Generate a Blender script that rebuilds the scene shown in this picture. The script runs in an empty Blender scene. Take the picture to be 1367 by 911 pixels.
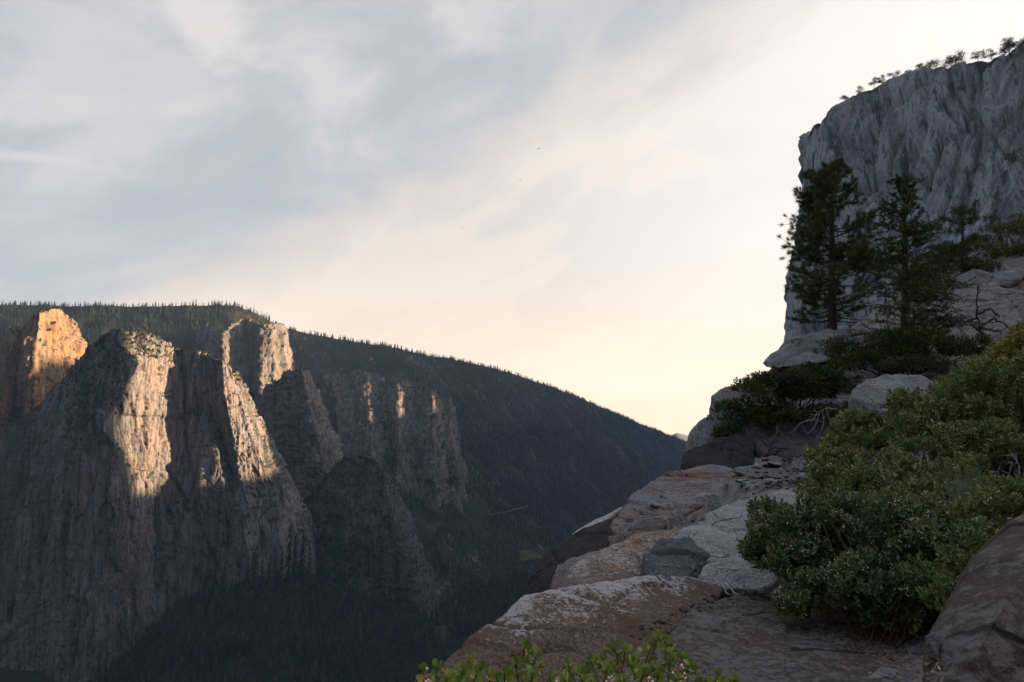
import bpy, bmesh, math, random
import numpy as np
from mathutils import Vector

random.seed(7)
RNG = np.random.default_rng(7)
scn = bpy.context.scene
COL = scn.collection
F_PX = 911.0
PITCH = math.radians(9.0)
cp, sp = math.cos(PITCH), math.sin(PITCH)


def W(px, py, Y):
    """World point seen at photo pixel (px, py) at forward distance Y metres (eye at the origin)."""
    cx = (px - 683.5) / F_PX
    cy = (455.5 - py) / F_PX
    dy = cp - sp * cy
    s = Y / dy
    return np.array([cx * s, Y, (sp + cp * cy) * s])


# ------------------------------------------------------------------ noise
def _h(i, j, k, s):
    h = (i.astype(np.uint32) * np.uint32(374761393) + j.astype(np.uint32) * np.uint32(668265263)
         + k.astype(np.uint32) * np.uint32(2147483647) + np.uint32(s) * np.uint32(1274126177))
    h = (h ^ (h >> np.uint32(13))) * np.uint32(1274126177)
    h = (h ^ (h >> np.uint32(16))) * np.uint32(2246822519)
    return (h ^ (h >> np.uint32(13)))


def _r(i, j, k, s):
    return _h(i, j, k, s).astype(np.float64) / 4294967295.0


def vnoise(P, seed=0):
    P = np.asarray(P, dtype=np.float64)
    I = np.floor(P).astype(np.int64)
    f = P - I
    u = f * f * f * (f * (f * 6 - 15) + 10)
    out = 0
    for a in (0, 1):
        for b in (0, 1):
            for c in (0, 1):
                g = _h(I[..., 0] + a, I[..., 1] + b, I[..., 2] + c, seed)
                gx = (g & np.uint32(1023)).astype(float) / 511.5 - 1
                gy = ((g >> np.uint32(10)) & np.uint32(1023)).astype(float) / 511.5 - 1
                gz = ((g >> np.uint32(20)) & np.uint32(1023)).astype(float) / 511.5 - 1
                w = (u[..., 0] if a else 1 - u[..., 0]) * (u[..., 1] if b else 1 - u[..., 1]) * (u[..., 2] if c else 1 - u[..., 2])
                out = out + w * (gx * (f[..., 0] - a) + gy * (f[..., 1] - b) + gz * (f[..., 2] - c))
    return out * 1.5


def fbm(P, octv=4, seed=0, gain=0.5):
    a, s, t = 1.0, 0, 0
    P = np.asarray(P, float)
    for o in range(octv):
        s = s + a * vnoise(P * (2.03 ** o) + o * 17.3, seed + o)
        t += a
        a *= gain
    return s / t


def ridged(P, octv=3, seed=0):
    a, s, t = 1.0, 0, 0
    P = np.asarray(P, float)
    for o in range(octv):
        s = s + a * (1 - np.abs(vnoise(P * (2.1 ** o) + o * 9.1, seed + o)) * 2)
        t += a
        a *= 0.5
    return s / t


def worley(P, seed=0):
    """returns F1, F2-F1, random of the nearest cell"""
    P = np.asarray(P, float)
    I = np.floor(P).astype(np.int64)
    f1 = np.full(P.shape[:-1], 9.0)
    f2 = np.full(P.shape[:-1], 9.0)
    rid = np.zeros(P.shape[:-1])
    for a in (-1, 0, 1):
        for b in (-1, 0, 1):
            for c in (-1, 0, 1):
                i, j, k = I[..., 0] + a, I[..., 1] + b, I[..., 2] + c
                qx, qy, qz = i + _r(i, j, k, seed + 1), j + _r(i, j, k, seed + 2), k + _r(i, j, k, seed + 3)
                d = np.sqrt((qx - P[..., 0]) ** 2 + (qy - P[..., 1]) ** 2 + (qz - P[..., 2]) ** 2)
                near = d < f1
                f2 = np.where(near, f1, np.minimum(f2, d))
                rid = np.where(near, _r(i, j, k, seed + 4), rid)
                f1 = np.where(near, d, f1)
    return f1, f2 - f1, rid


# ------------------------------------------------------------------ mesh helpers
def mesh_np(name, V, faces):
    """V (n,3); faces: list of int arrays (m,k)"""
    me = bpy.data.meshes.new(name)
    V = np.asarray(V, np.float32)
    faces = [np.asarray(f, np.int32) for f in faces if len(f)]
    me.vertices.add(len(V))
    me.vertices.foreach_set('co', V.ravel())
    nl = sum(f.size for f in faces)
    me.loops.add(nl)
    me.loops.foreach_set('vertex_index', np.concatenate([f.ravel() for f in faces]))
    tot = np.concatenate([np.full(len(f), f.shape[1], np.int32) for f in faces])
    st = np.concatenate([[0], np.cumsum(tot)[:-1]]).astype(np.int32)
    me.polygons.add(len(tot))
    me.polygons.foreach_set('loop_start', st)
    me.polygons.foreach_set('loop_total', tot)
    me.update(calc_edges=True)
    return me


def obj(name, me, mat=None, parent=None, smooth=True):
    o = bpy.data.objects.new(name, me)
    COL.objects.link(o)
    if mat is not None and not me.materials:
        me.materials.append(mat)
    if smooth:
        me.polygons.foreach_set('use_smooth', np.ones(len(me.polygons), bool))
    if parent is not None:
        o.parent = parent
    return o


def tag(o, label=None, cat=None, group=None, kind=None):
    if label: o['label'] = label
    if cat: o['category'] = cat
    if group: o['group'] = group
    if kind: o['kind'] = kind
    return o


def thing(name, label, cat, loc=(0, 0, 0), group=None):
    o = bpy.data.objects.new(name, None)
    o.empty_display_size = 0.2
    COL.objects.link(o)
    o.location = tuple(float(v) for v in loc)
    return tag(o, label, cat, group)


def local(o, V):
    return np.asarray(V, float) - np.array(o.location)


class Geo:
    """collects pieces with any polygon size into one mesh"""
    def __init__(self):
        self.V, self.F, self.n = [], {}, 0

    def add(self, V, F):
        V = np.asarray(V, float).reshape(-1, 3)
        F = np.asarray(F, np.int64)
        self.V.append(V)
        self.F.setdefault(F.shape[1], []).append(F + self.n)
        self.n += len(V)

    def tube(self, pts, rad, sides=6):
        pts = np.asarray(pts, float)
        n = len(pts)
        rad = np.broadcast_to(np.asarray(rad, float), (n,))
        T = np.gradient(pts, axis=0)
        T /= np.linalg.norm(T, axis=1)[:, None] + 1e-9
        ref = np.array([0.31, 0.87, 0.38])
        A = np.cross(T, ref); A /= np.linalg.norm(A, axis=1)[:, None] + 1e-9
        B = np.cross(T, A)
        an = np.arange(sides) / sides * 2 * math.pi
        ring = (A[:, None] * np.cos(an)[None, :, None] + B[:, None] * np.sin(an)[None, :, None]) * rad[:, None, None] + pts[:, None]
        idx = np.arange(n * sides).reshape(n, sides)
        q = np.stack([idx[:-1], np.roll(idx[:-1], -1, 1), np.roll(idx[1:], -1, 1), idx[1:]], -1).reshape(-1, 4)
        self.add(ring.reshape(-1, 3), q)

    def mesh(self, name, origin=(0, 0, 0)):
        V = np.concatenate(self.V) - np.asarray(origin, float)
        return mesh_np(name, V, [np.concatenate(f) for f in self.F.values()])


def grid_mesh(name, G):
    R, C = G.shape[:2]
    idx = np.arange(R * C).reshape(R, C)
    q = np.stack([idx[:-1, :-1], idx[1:, :-1], idx[1:, 1:], idx[:-1, 1:]], -1).reshape(-1, 4)
    return mesh_np(name, G.reshape(-1, 3), [q])


def grid_normals(G):
    du = np.gradient(G, axis=0); dv = np.gradient(G, axis=1)
    N = np.cross(du, dv)
    return N / (np.linalg.norm(N, axis=2)[..., None] + 1e-9)


def relief(lines, step=1.6, back=250, drop=60, brow=8, ends=True):
    """surface through feature lines (each a list of (px,py,Y) from the crest down), closed behind the crest"""
    rows = 0
    res = []
    for L in lines:
        p = np.array([[a, b] for a, b, _ in L], float)
        rows = max(rows, np.linalg.norm(np.diff(p, axis=0), axis=1).sum())
    R = int(rows / step) + 2
    for L in lines:
        p = np.array([[a, b] for a, b, _ in L], float)
        w = np.array([W(*q) for q in L])
        c = np.concatenate([[0], np.cumsum(np.linalg.norm(np.diff(p, axis=0), axis=1))])
        t = np.linspace(0, c[-1], R)
        res.append(np.stack([np.interp(t, c, w[:, k]) for k in range(3)], 1))
    cols = []
    for i in range(len(res) - 1):
        d = max(abs(a[0] - b[0]) for a, b in zip(lines[i], lines[i + 1]))
        n = max(2, int(d / step))
        for j in range(n):
            t = j / n
            cols.append(res[i] * (1 - t) + res[i + 1] * t)
    cols.append(res[-1])
    G = np.stack(cols, 1)
    rad = G[0] * np.array([1, 1, 0]); rad /= np.linalg.norm(rad, axis=1)[:, None]
    top = [G[0] + (rad * back + np.array([0, 0, -drop])) * (k / brow) ** 1.3 for k in range(brow, 0, -1)]
    return np.concatenate([np.stack(top, 0), G], 0)


def rocky(G, amp, size, seed=0, vert=3.0, plates=1.0, fine=1.0, extra=None):
    """carve a cliff grid: buttresses, plates, cracks"""
    P = G.reshape(-1, 3)
    N = grid_normals(G).reshape(-1, 3)
    if (N[:, 1].mean() > 0): N = -N
    S = np.array([1, 1, 1 / vert]) / size
    warp = np.stack([fbm(P / (size * 2.6) + 5.1 * k, 2, seed + 40 + k) for k in range(3)], 1) * np.array([0.4, 0.4, 0.15])
    d = 1.5 * fbm(P * S * 0.42 + warp, 3, seed)
    f1, e, rid = worley(P * S * 0.7 + warp, seed + 5)
    d += plates * ((rid - 0.5) * 2.0 - 0.4 * np.clip(0.05 - e, 0, 1) / 0.05)
    f1, e, rid = worley(P * S * 1.8 + warp, seed + 7)
    d += plates * ((rid - 0.5) * 1.3 - 0.3 * np.clip(0.08 - e, 0, 1) / 0.08)
    f1, e, rid = worley(P * S * np.array([1, 1, 1.8]) * 4.6 + warp, seed + 9)
    d += fine * ((rid - 0.5) * 0.65)
    f1, e, rid = worley(P * S * np.array([1, 1, 3.0]) * 10 + warp, seed + 11)
    d += fine * ((rid - 0.5) * 0.35)
    # long joints and a few ledges
    jn = vnoise(P * np.array([1, 1, 0.05]) / size * 1.5 + warp * 0.5, seed + 15)
    d -= 1.3 * np.exp(-(jn / 0.035) ** 2) * np.clip(0.7 + 2 * vnoise(P / size / 3, seed + 16), 0, 1)
    hn_ = vnoise(P * np.array([0.25, 0.25, 1]) / size * 0.9, seed + 17)
    d -= 0.7 * np.exp(-(hn_ / 0.03) ** 2) * np.clip(2.5 * vnoise(P / size / 2, seed + 18), 0, 1)
    d += fine * 0.15 * fbm(P * S * 9, 3, seed + 13, 0.65)
    if extra is not None: d += extra(P) / amp
    Q = P + N * (d * amp)[:, None]
    return Q.reshape(G.shape)


# ------------------------------------------------------------------ materials
def new_mat(name):
    m = bpy.data.materials.new(name)
    m.use_nodes = True
    nt = m.node_tree
    nt.nodes.clear()
    out = nt.nodes.new('ShaderNodeOutputMaterial')
    b = nt.nodes.new('ShaderNodeBsdfPrincipled')
    nt.links.new(b.outputs[0], out.inputs[0])
    b.inputs['Specular IOR Level'].default_value = 0.06
    b.inputs['Roughness'].default_value = 0.85
    return m, nt, b


class NT:
    def __init__(self, nt):
        self.nt = nt

    def n(self, t, **kw):
        x = self.nt.nodes.new(t)
        for k, v in kw.items():
            setattr(x, k, v)
        return x

    def l(self, a, b):
        self.nt.links.new(a, b)

    def coord(self, scale=(1, 1, 1), which='Object', rot=(0, 0, 0)):
        tc = self.n('ShaderNodeTexCoord')
        mp = self.n('ShaderNodeMapping')
        mp.inputs['Scale'].default_value = scale
        if any(rot):
            m0 = self.n('ShaderNodeMapping')
            m0.inputs['Rotation'].default_value = rot
            self.l(tc.outputs[which], m0.inputs[0])
            self.l(m0.outputs[0], mp.inputs[0])
        else:
            self.l(tc.outputs[which], mp.inputs[0])
        return mp.outputs[0]

    def noise(self, vec, scale, detail=4, rough=0.55, dist=0.0):
        x = self.n('ShaderNodeTexNoise')
        x.inputs['Scale'].default_value = scale
        x.inputs['Detail'].default_value = detail
        x.inputs['Roughness'].default_value = rough
        x.inputs['Distortion'].default_value = dist
        self.l(vec, x.inputs['Vector'])
        return x.outputs['Fac']

    def ramp(self, fac, lo, hi, c0=None, c1=None):
        x = self.n('ShaderNodeMapRange')
        x.interpolation_type = 'SMOOTHSTEP'
        x.inputs[1].default_value = lo
        x.inputs[2].default_value = hi
        self.l(fac, x.inputs[0])
        return x.outputs[0]

    def mix(self, fac, a, b, mode='MIX'):
        x = self.n('ShaderNodeMix', data_type='RGBA', blend_type=mode)
        for s, v in ((x.inputs[0], fac), (x.inputs[6], a), (x.inputs[7], b)):
            if isinstance(v, (int, float)):
                s.default_value = v
            elif isinstance(v, tuple):
                s.default_value = (*v, 1)
            else:
                self.l(v, s)
        return x.outputs[2]

    def math(self, op, a, b=0.0, clamp=False):
        x = self.n('ShaderNodeMath', operation=op, use_clamp=clamp)
        for s, v in ((x.inputs[0], a), (x.inputs[1], b)):
            if isinstance(v, (int, float)):
                s.default_value = v
            else:
                self.l(v, s)
        return x.outputs[0]

    def bump(self, h, strength, dist, bsdf):
        x = self.n('ShaderNodeBump')
        x.inputs['Strength'].default_value = strength
        x.inputs['Distance'].default_value = dist
        self.l(h, x.inputs['Height'])
        self.l(x.outputs[0], bsdf.inputs['Normal'])


def cliff_mat(name, base, warm, dark, size=60.0, streak=0.6, warm_amt=0.5, tilt=0.0, brush=0.0, aniso=0.08):
    """big wall granite: grey and tan plates, dark water streaks"""
    m, nt, b = new_mat(name)
    T = NT(nt)
    v = T.coord()
    vs = T.coord(scale=(1, 1, aniso), rot=(0, tilt, 0))
    v4 = T.coord(scale=(1, 1, 0.45), rot=(0, tilt, 0))
    n0 = T.noise(vs, 1.3 / size, 6, 0.62, 0.5)
    n1 = T.noise(v, 1.0 / size, 6, 0.62)
    n2 = T.noise(vs, 4.5 / size, 6, 0.68, 0.4)
    n3 = T.noise(vs, 16.0 / size, 5, 0.7, 0.3)
    n4 = T.noise(v4, 30.0 / size, 5, 0.72)
    c = T.mix(T.math('MULTIPLY', T.ramp(n1, 0.42, 0.58), warm_amt), base, warm)
    c = T.mix(T.math('MULTIPLY', T.ramp(n0, 0.46, 0.60), streak), c, tuple(0.65 * p + 0.35 * q for p, q in zip(dark, base)))
    c = T.mix(T.math('MULTIPLY', T.ramp(n2, 0.50, 0.63), streak), c, dark)
    c = T.mix(T.math('MULTIPLY', T.ramp(n3, 0.50, 0.68), streak * 0.9), c, dark)
    light = tuple(min(1, x * 1.6) for x in base)
    n5 = T.noise(vs, 9.0 / size, 6, 0.7, 0.5)
    c = T.mix(T.math('MULTIPLY', T.ramp(n5, 0.55, 0.70), 0.55), c, light)
    c = T.mix(T.math('MULTIPLY', T.ramp(n4, 0.58, 0.8), 0.4), c, light)
    if brush > 0:
        geo = T.n('ShaderNodeNewGeometry')
        sx = T.n('ShaderNodeSeparateXYZ')
        T.l(geo.outputs['Normal'], sx.inputs[0])
        up = T.math('ADD', sx.outputs[2], T.math('MULTIPLY', T.math('SUBTRACT', n4, 0.5), 0.7))
        c = T.mix(T.ramp(up, 0.50, 0.66), c, (0.035, 0.04, 0.024))
    T.l(c, b.inputs['Base Color'])
    b.inputs['Roughness'].default_value = 0.95
    hh = T.math('ADD', T.math('MULTIPLY', n3, 0.7), T.math('MULTIPLY', n4, 0.6))
    T.bump(hh, 0.7, size * 0.06, b)
    return m


def rock_mat(name, base, patina, pat_amt, lichen_amt, scale=1.0, dark=(0.05, 0.048, 0.045), dark_amt=0.35, top_lichen=True, lichen_grad=0.0, contrast=1.0, lichen_col=(0.35, 0.347, 0.335)):
    """near granite boulder: speckled grain, brown patina patches, pale lichen on the upper faces"""
    m, nt, b = new_mat(name)
    T = NT(nt)
    v = T.coord()
    big = T.noise(v, 0.9 * scale, 5, 0.6, 0.4)
    mid = T.noise(v, 5.0 * scale, 8, 0.68, 0.25)
    fine = T.noise(v, 38 * scale, 5, 0.7)
    grain = T.noise(v, 150 * scale, 3, 0.7)
    c = T.mix(T.ramp(fine, 0.40, 0.62), tuple(x * (1 - 0.45 * contrast) for x in base), tuple(x * (1 + 0.35 * contrast) for x in base))
    c = T.mix(T.math('MULTIPLY', T.ramp(T.math('ADD', T.math('MULTIPLY', big, 0.7), T.math('MULTIPLY', mid, 0.3)), 0.42, 0.56), pat_amt), c, patina)
    c = T.mix(T.math('MULTIPLY', T.ramp(mid, 0.54, 0.64), dark_amt), c, dark)
    if lichen_amt > 0:
        geo = T.n('ShaderNodeNewGeometry')
        sx = T.n('ShaderNodeSeparateXYZ')
        T.l(geo.outputs['Normal'], sx.inputs[0])
        li = T.math('ADD', T.math('MULTIPLY', T.noise(v, 19 * scale, 9, 0.78, 0.1), 1.0), T.math('MULTIPLY', T.noise(v, 2.4 * scale, 4, 0.6), 0.5))
        if top_lichen:
            li = T.math('ADD', li, T.math('MULTIPLY', sx.outputs[2], 0.20))
        else:
            li = T.math('ADD', li, 0.08)
        gen = T.n('ShaderNodeTexCoord')
        sg = T.n('ShaderNodeSeparateXYZ')
        T.l(gen.outputs['Generated'], sg.inputs[0])
        li = T.math('ADD', li, T.math('MULTIPLY', T.math('SUBTRACT', sg.outputs[2], 0.955), lichen_grad))
        c = T.mix(T.math('MULTIPLY', T.ramp(li, 0.90, 1.02), lichen_amt), c, lichen_col)
    c = T.mix(T.math('MULTIPLY', T.ramp(grain, 0.52, 0.64), 0.6 * contrast), c, (0.03, 0.03, 0.03))
    # a few open cracks
    vw = T.n('ShaderNodeVectorMath', operation='ADD')
    ns = T.n('ShaderNodeTexNoise'); ns.inputs['Scale'].default_value = 2.2 * scale; ns.inputs['Detail'].default_value = 5
    T.l(v, ns.inputs['Vector'])
    sc_ = T.n('ShaderNodeVectorMath', operation='SCALE'); sc_.inputs['Scale'].default_value = 0.55 / scale
    T.l(ns.outputs['Color'], sc_.inputs[0])
    T.l(v, vw.inputs[0]); T.l(sc_.outputs[0], vw.inputs[1])
    vo = T.n('ShaderNodeTexVoronoi', feature='DISTANCE_TO_EDGE')
    vo.inputs['Scale'].default_value = 0.9 * scale
    T.l(vw.outputs[0], vo.inputs['Vector'])
    crack = T.math('MULTIPLY', T.ramp(vo.outputs['Distance'], 0.022, 0.004), T.ramp(T.noise(v, 0.8 * scale, 2, 0.5), 0.46, 0.56))
    c = T.mix(T.math('MULTIPLY', crack, 0.85), c, tuple(0.18 * x for x in base))
    T.l(c, b.inputs['Base Color'])
    b.inputs['Roughness'].default_value = 0.8
    hh = T.math('ADD', T.math('MULTIPLY', mid, 0.8), T.math('ADD', T.math('MULTIPLY', fine, 0.45), T.math('MULTIPLY', grain, 0.2)))
    hh = T.math('SUBTRACT', hh, T.math('MULTIPLY', crack, 0.8))
    T.bump(hh, 0.45 + 0.55 * contrast, 0.07 / scale, b)
    return m


def leaf_mat(name, ca, cb, cc, rough=0.5, patch=2.0, trans=0.25):
    m, nt, b = new_mat(name)
    b.inputs['Specular IOR Level'].default_value = 0.2 if trans > 0.15 else 0.04
    T = NT(nt)
    geo = T.n('ShaderNodeNewGeometry')
    r = geo.outputs['Random Per Island']
    v = T.coord()
    pn = T.noise(v, patch, 3, 0.6)
    c = T.mix(T.ramp(pn, 0.38, 0.62), ca, cb)
    c = T.mix(T.ramp(r, 0.70, 1.0), c, cc)
    val = T.n('ShaderNodeHueSaturation')
    T.l(T.math('ADD', T.math('MULTIPLY', r, 0.7), 0.65), val.inputs['Value'])
    T.l(c, val.inputs['Color'])
    T.l(val.outputs[0], b.inputs['Base Color'])
    b.inputs['Roughness'].default_value = rough
    if trans > 0:
        tr = T.n('ShaderNodeBsdfTranslucent')
        T.l(val.outputs[0], tr.inputs[0])
        mx = T.n('ShaderNodeMixShader')
        mx.inputs[0].default_value = trans
        T.l(b.outputs[0], mx.inputs[1]); T.l(tr.outputs[0], mx.inputs[2])
        out = [n for n in nt.nodes if n.type == 'OUTPUT_MATERIAL'][0]
        T.l(mx.outputs[0], out.inputs[0])
    return m


def plain_mat(name, col, var=0.4, scale=8.0, rough=0.9, bump=0.0, bd=0.01):
    m, nt, b = new_mat(name)
    T = NT(nt)
    n = T.noise(T.coord(), scale, 5, 0.65)
    c = T.mix(T.ramp(n, 0.3, 0.7), tuple(x * (1 - var) for x in col), tuple(x * (1 + var) for x in col))
    T.l(c, b.inputs['Base Color'])
    b.inputs['Roughness'].default_value = rough
    if bump: T.bump(n, bump, bd, b)
    return m


M = {}
M['wall_main'] = cliff_mat('granite_wall', (0.128, 0.132, 0.144), (0.165, 0.125, 0.098), (0.024, 0.025, 0.029), 80, 0.80, 0.45, 0.10, brush=1)
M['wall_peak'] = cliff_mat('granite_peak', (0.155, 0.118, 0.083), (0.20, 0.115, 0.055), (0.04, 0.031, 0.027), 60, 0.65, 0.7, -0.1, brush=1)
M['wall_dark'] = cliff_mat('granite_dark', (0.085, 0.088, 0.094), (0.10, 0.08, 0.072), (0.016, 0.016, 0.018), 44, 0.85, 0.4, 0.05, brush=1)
M['wall_far'] = cliff_mat('granite_far', (0.125, 0.122, 0.124), (0.155, 0.118, 0.095), (0.026, 0.026, 0.028), 56, 0.8, 0.45, 0.05, brush=1)
M['wall_cap'] = cliff_mat('granite_big_wall', (0.205, 0.225, 0.26), (0.205, 0.19, 0.195), (0.026, 0.03, 0.04), 44, 0.95, 0.5, 0.16, aniso=0.04)
M['soil'] = plain_mat('forest_floor', (0.016, 0.018, 0.014), 0.5, 0.02)
M['hill'], nt_, b_ = new_mat('wooded_ground')
T = NT(nt_)
n_ = T.noise(T.coord(), 0.006, 6, 0.6)
n2_ = T.noise(T.coord(scale=(1, 1, 0.4)), 0.03, 6, 0.7)
c_ = T.mix(T.ramp(n_, 0.35, 0.65), (0.012, 0.014, 0.012), (0.024, 0.024, 0.020))
c_ = T.mix(T.ramp(T.math('ADD', T.math('MULTIPLY', n_, 0.4), T.math('MULTIPLY', n2_, 0.6)), 0.57, 0.64), c_, (0.12, 0.11, 0.105))
T.l(c_, b_.inputs['Base Color'])
M['meadow'] = plain_mat('meadow_grass', (0.036, 0.05, 0.022), 0.5, 0.03)
M['road'] = plain_mat('pale_road', (0.10, 0.095, 0.088), 0.15, 0.1)
M['peak_far'] = plain_mat('far_peak', (0.10, 0.10, 0.10), 0.3, 0.003)
M['conifer'] = leaf_mat('conifer_needles', (0.010, 0.017, 0.012), (0.016, 0.022, 0.014), (0.022, 0.026, 0.017), 0.8, 0.01, 0.0)
M['bark'] = plain_mat('bark', (0.05, 0.042, 0.036), 0.5, 20, 0.95, 0.8, 0.02)
M['bark_red'] = plain_mat('manzanita_bark', (0.07, 0.04, 0.03), 0.4, 30, 0.6)
M['deadwood'] = plain_mat('weathered_deadwood', (0.27, 0.255, 0.24), 0.4, 25, 0.85)
M['deadwood_dark'] = plain_mat('grey_dead_twigs', (0.10, 0.085, 0.08), 0.4, 25, 0.85)
M['pine'] = leaf_mat('pine_needles', (0.055, 0.075, 0.036), (0.085, 0.10, 0.048), (0.13, 0.13, 0.07), 0.5, 0.8, 0.1)
M['fir'] = leaf_mat('fir_needles', (0.050, 0.070, 0.032), (0.075, 0.09, 0.04), (0.11, 0.12, 0.06), 0.55, 0.9, 0.1)
M['manz'] = leaf_mat('manzanita_leaves', (0.10, 0.145, 0.04), (0.135, 0.163, 0.047), (0.20, 0.14, 0.07), 0.45, 2.4, 0.2)
M['manz_dark'] = leaf_mat('manzanita_leaves_deep', (0.055, 0.10, 0.04), (0.09, 0.125, 0.04), (0.15, 0.11, 0.055), 0.45, 2.6, 0.2)
M['manz_near'] = leaf_mat('manzanita_leaves_near', (0.12, 0.19, 0.04), (0.19, 0.235, 0.05), (0.26, 0.22, 0.06), 0.4, 6.0, 0.3)
M['shrub_dark'] = leaf_mat('evergreen_shrub_leaves', (0.030, 0.044, 0.020), (0.055, 0.060, 0.022), (0.08, 0.08, 0.03), 0.5, 1.0, 0.15)
M['shrub_olive'] = leaf_mat('olive_shrub_leaves', (0.055, 0.065, 0.018), (0.085, 0.085, 0.02), (0.11, 0.10, 0.03), 0.5, 0.5, 0.15)
M['shrub_gold'] = leaf_mat('golden_shrub_leaves', (0.14, 0.12, 0.02), (0.18, 0.14, 0.02), (0.22, 0.16, 0.03), 0.5, 1.0, 0.2)
M['blossom'] = plain_mat('pink_blossom', (0.62, 0.48, 0.46), 0.15, 60, 0.6)
M['blossom_rust'] = plain_mat('rust_sepals', (0.30, 0.12, 0.08), 0.2, 60, 0.6)
M['grass_dry'] = plain_mat('grey_green_stems', (0.15, 0.17, 0.13), 0.3, 10, 0.7)

# ------------------------------------------------------------------ camera
cam = bpy.data.cameras.new('camera')
cam.sensor_width = 36
cam.lens = 36 * F_PX / 1367.0
cam.clip_start, cam.clip_end = 0.05, 60000
co = bpy.data.objects.new('camera', cam)
co.rotation_euler = (math.pi / 2 + PITCH, 0, 0)
COL.objects.link(co)
scn.camera = co

# ------------------------------------------------------------------ light
SUN_AZ = math.radians(92)      # to the right of the view direction
SUN_EL = math.radians(10)
sd = Vector((math.sin(SUN_AZ) * math.cos(SUN_EL), math.cos(SUN_AZ) * math.cos(SUN_EL), math.sin(SUN_EL)))
sl = bpy.data.lights.new('sun', 'SUN')
sl.energy = 5.0
sl.angle = math.radians(1.0)
sl.color = (1.0, 0.64, 0.36)
so = bpy.data.objects.new('sun', sl)
so.rotation_euler = (-sd).to_track_quat('-Z', 'Y').to_euler()
COL.objects.link(so)

world = bpy.data.worlds.new('World')
scn.world = world
world.use_nodes = True
wn = world.node_tree
wn.nodes.clear()
T = NT(wn)
wo = T.n('ShaderNodeOutputWorld')
bg = T.n('ShaderNodeBackground')
bg.inputs[1].default_value = 0.05
T.l(bg.outputs[0], wo.inputs[0])
sky = T.n('ShaderNodeTexSky', sky_type='NISHITA')
sky.sun_disc = False
sky.sun_elevation = SUN_EL
sky.sun_rotation = SUN_AZ
sky.altitude = 1500
sky.dust_density = 1.5
tc = T.n('ShaderNodeTexCoord')
sx = T.n('ShaderNodeSeparateXYZ')
T.l(tc.outputs['Generated'], sx.inputs[0])
X, Yc, Z = sx.outputs
# cloud layer: the direction met with a flat layer overhead
cs_, sn_ = math.cos(math.radians(24)), math.sin(math.radians(24))
cv = T.n('ShaderNodeCombineXYZ')
T.l(T.math('ADD', T.math('MULTIPLY', X, cs_), T.math('MULTIPLY', Z, sn_)), cv.inputs[0])
T.l(T.math('SUBTRACT', T.math('MULTIPLY', Z, cs_), T.math('MULTIPLY', X, sn_)), cv.inputs[1])
T.l(T.math('MULTIPLY', Yc, 0.5), cv.inputs[2])
mp = T.n('ShaderNodeMapping')
mp.inputs['Scale'].default_value = (1.0, 2.3, 1)
mp.inputs['Location'].default_value = (3.1, 1.7, 0.4)
T.l(cv.outputs[0], mp.inputs[0])
cl1 = T.noise(mp.outputs[0], 1.5, 9, 0.58, 0.35)
cl2 = T.noise(mp.outputs[0], 4.2, 10, 0.62, 0.6)
cl3 = T.noise(cv.outputs[0], 0.9, 4, 0.5, 0.2)
def sky_dir(px, py):
    d = W(px, py, 1.0)
    return d / np.linalg.norm(d)


puffs = 0.0
for px, py, rad, amt in ((285, 30, 0.07, 0.5), (440, 105, 0.11, 0.35), (150, 95, 0.15, 0.25), (625, 40, 0.06, 0.3)):
    pv_ = T.n('ShaderNodeVectorMath', operation='DISTANCE')
    T.l(tc.outputs['Generated'], pv_.inputs[0]); pv_.inputs[1].default_value = tuple(sky_dir(px, py))
    a_ = T.math('MULTIPLY', T.ramp(T.math('ADD', T.math('DIVIDE', pv_.outputs['Value'], rad), T.math('MULTIPLY', T.math('SUBTRACT', 0.5, cl2), 3.5)), 1.1, 0.1), amt)
    puffs = T.math('MAXIMUM', puffs, a_)
p1_, p2_ = sky_dir(-20, 203), sky_dir(200, 236)
nn_ = np.cross(p1_, p2_); nn_ /= np.linalg.norm(nn_)
sv_ = T.n('ShaderNodeVectorMath', operation='DOT_PRODUCT')
T.l(tc.outputs['Generated'], sv_.inputs[0]); sv_.inputs[1].default_value = tuple(nn_)
off_ = T.math('ABSOLUTE', T.math('ADD', sv_.outputs['Value'], T.math('MULTIPLY', T.math('SUBTRACT', cl2, 0.5), 0.035)))
st_ = T.math('MULTIPLY', T.ramp(off_, 0.012, 0.0), T.ramp(X, float(p2_[0]) + 0.05, float(p2_[0]) - 0.12))
puffs = T.math('MAXIMUM', puffs, T.math('MULTIPLY', st_, 0.4))

# thick bank low and towards the sun, thin wisps above it
t = T.math('ADD', T.math('SUBTRACT', T.math('MULTIPLY', X, 0.45), Z), 0.47)
t = T.math('ADD', T.math('MULTIPLY', t, 8.0), T.math('MULTIPLY', T.math('SUBTRACT', T.math('ADD', T.math('MULTIPLY', cl1, 0.65), T.math('MULTIPLY', cl2, 0.35)), 0.5), 3.4))
bank = T.ramp(t, 0.0, 1.15)
wisp = T.math('MULTIPLY', T.ramp(T.math('ADD', T.math('MULTIPLY', cl1, 0.55), T.math('MULTIPLY', cl2, 0.45)), 0.40, 0.64), 0.6)
E = 20.0
K = 0.163
c_veil = tuple(x * E * K for x in (0.48, 0.49, 0.535))
c_wisp = tuple(x * E * K for x in (0.75, 0.72, 0.69))
c_bank = tuple(x * E * K for x in (0.88, 0.79, 0.705))
c_low = tuple(x * E * K for x in (1.5, 1.08, 0.68))
c_sun = tuple(x * E * K for x in (1.06, 0.985, 0.945))
c = T.mix(0.95, sky.outputs[0], c_veil)
c = T.mix(wisp, c, c_wisp)
c = T.mix(puffs, c, tuple(x * E * K for x in (0.90, 0.85, 0.82)))
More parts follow.
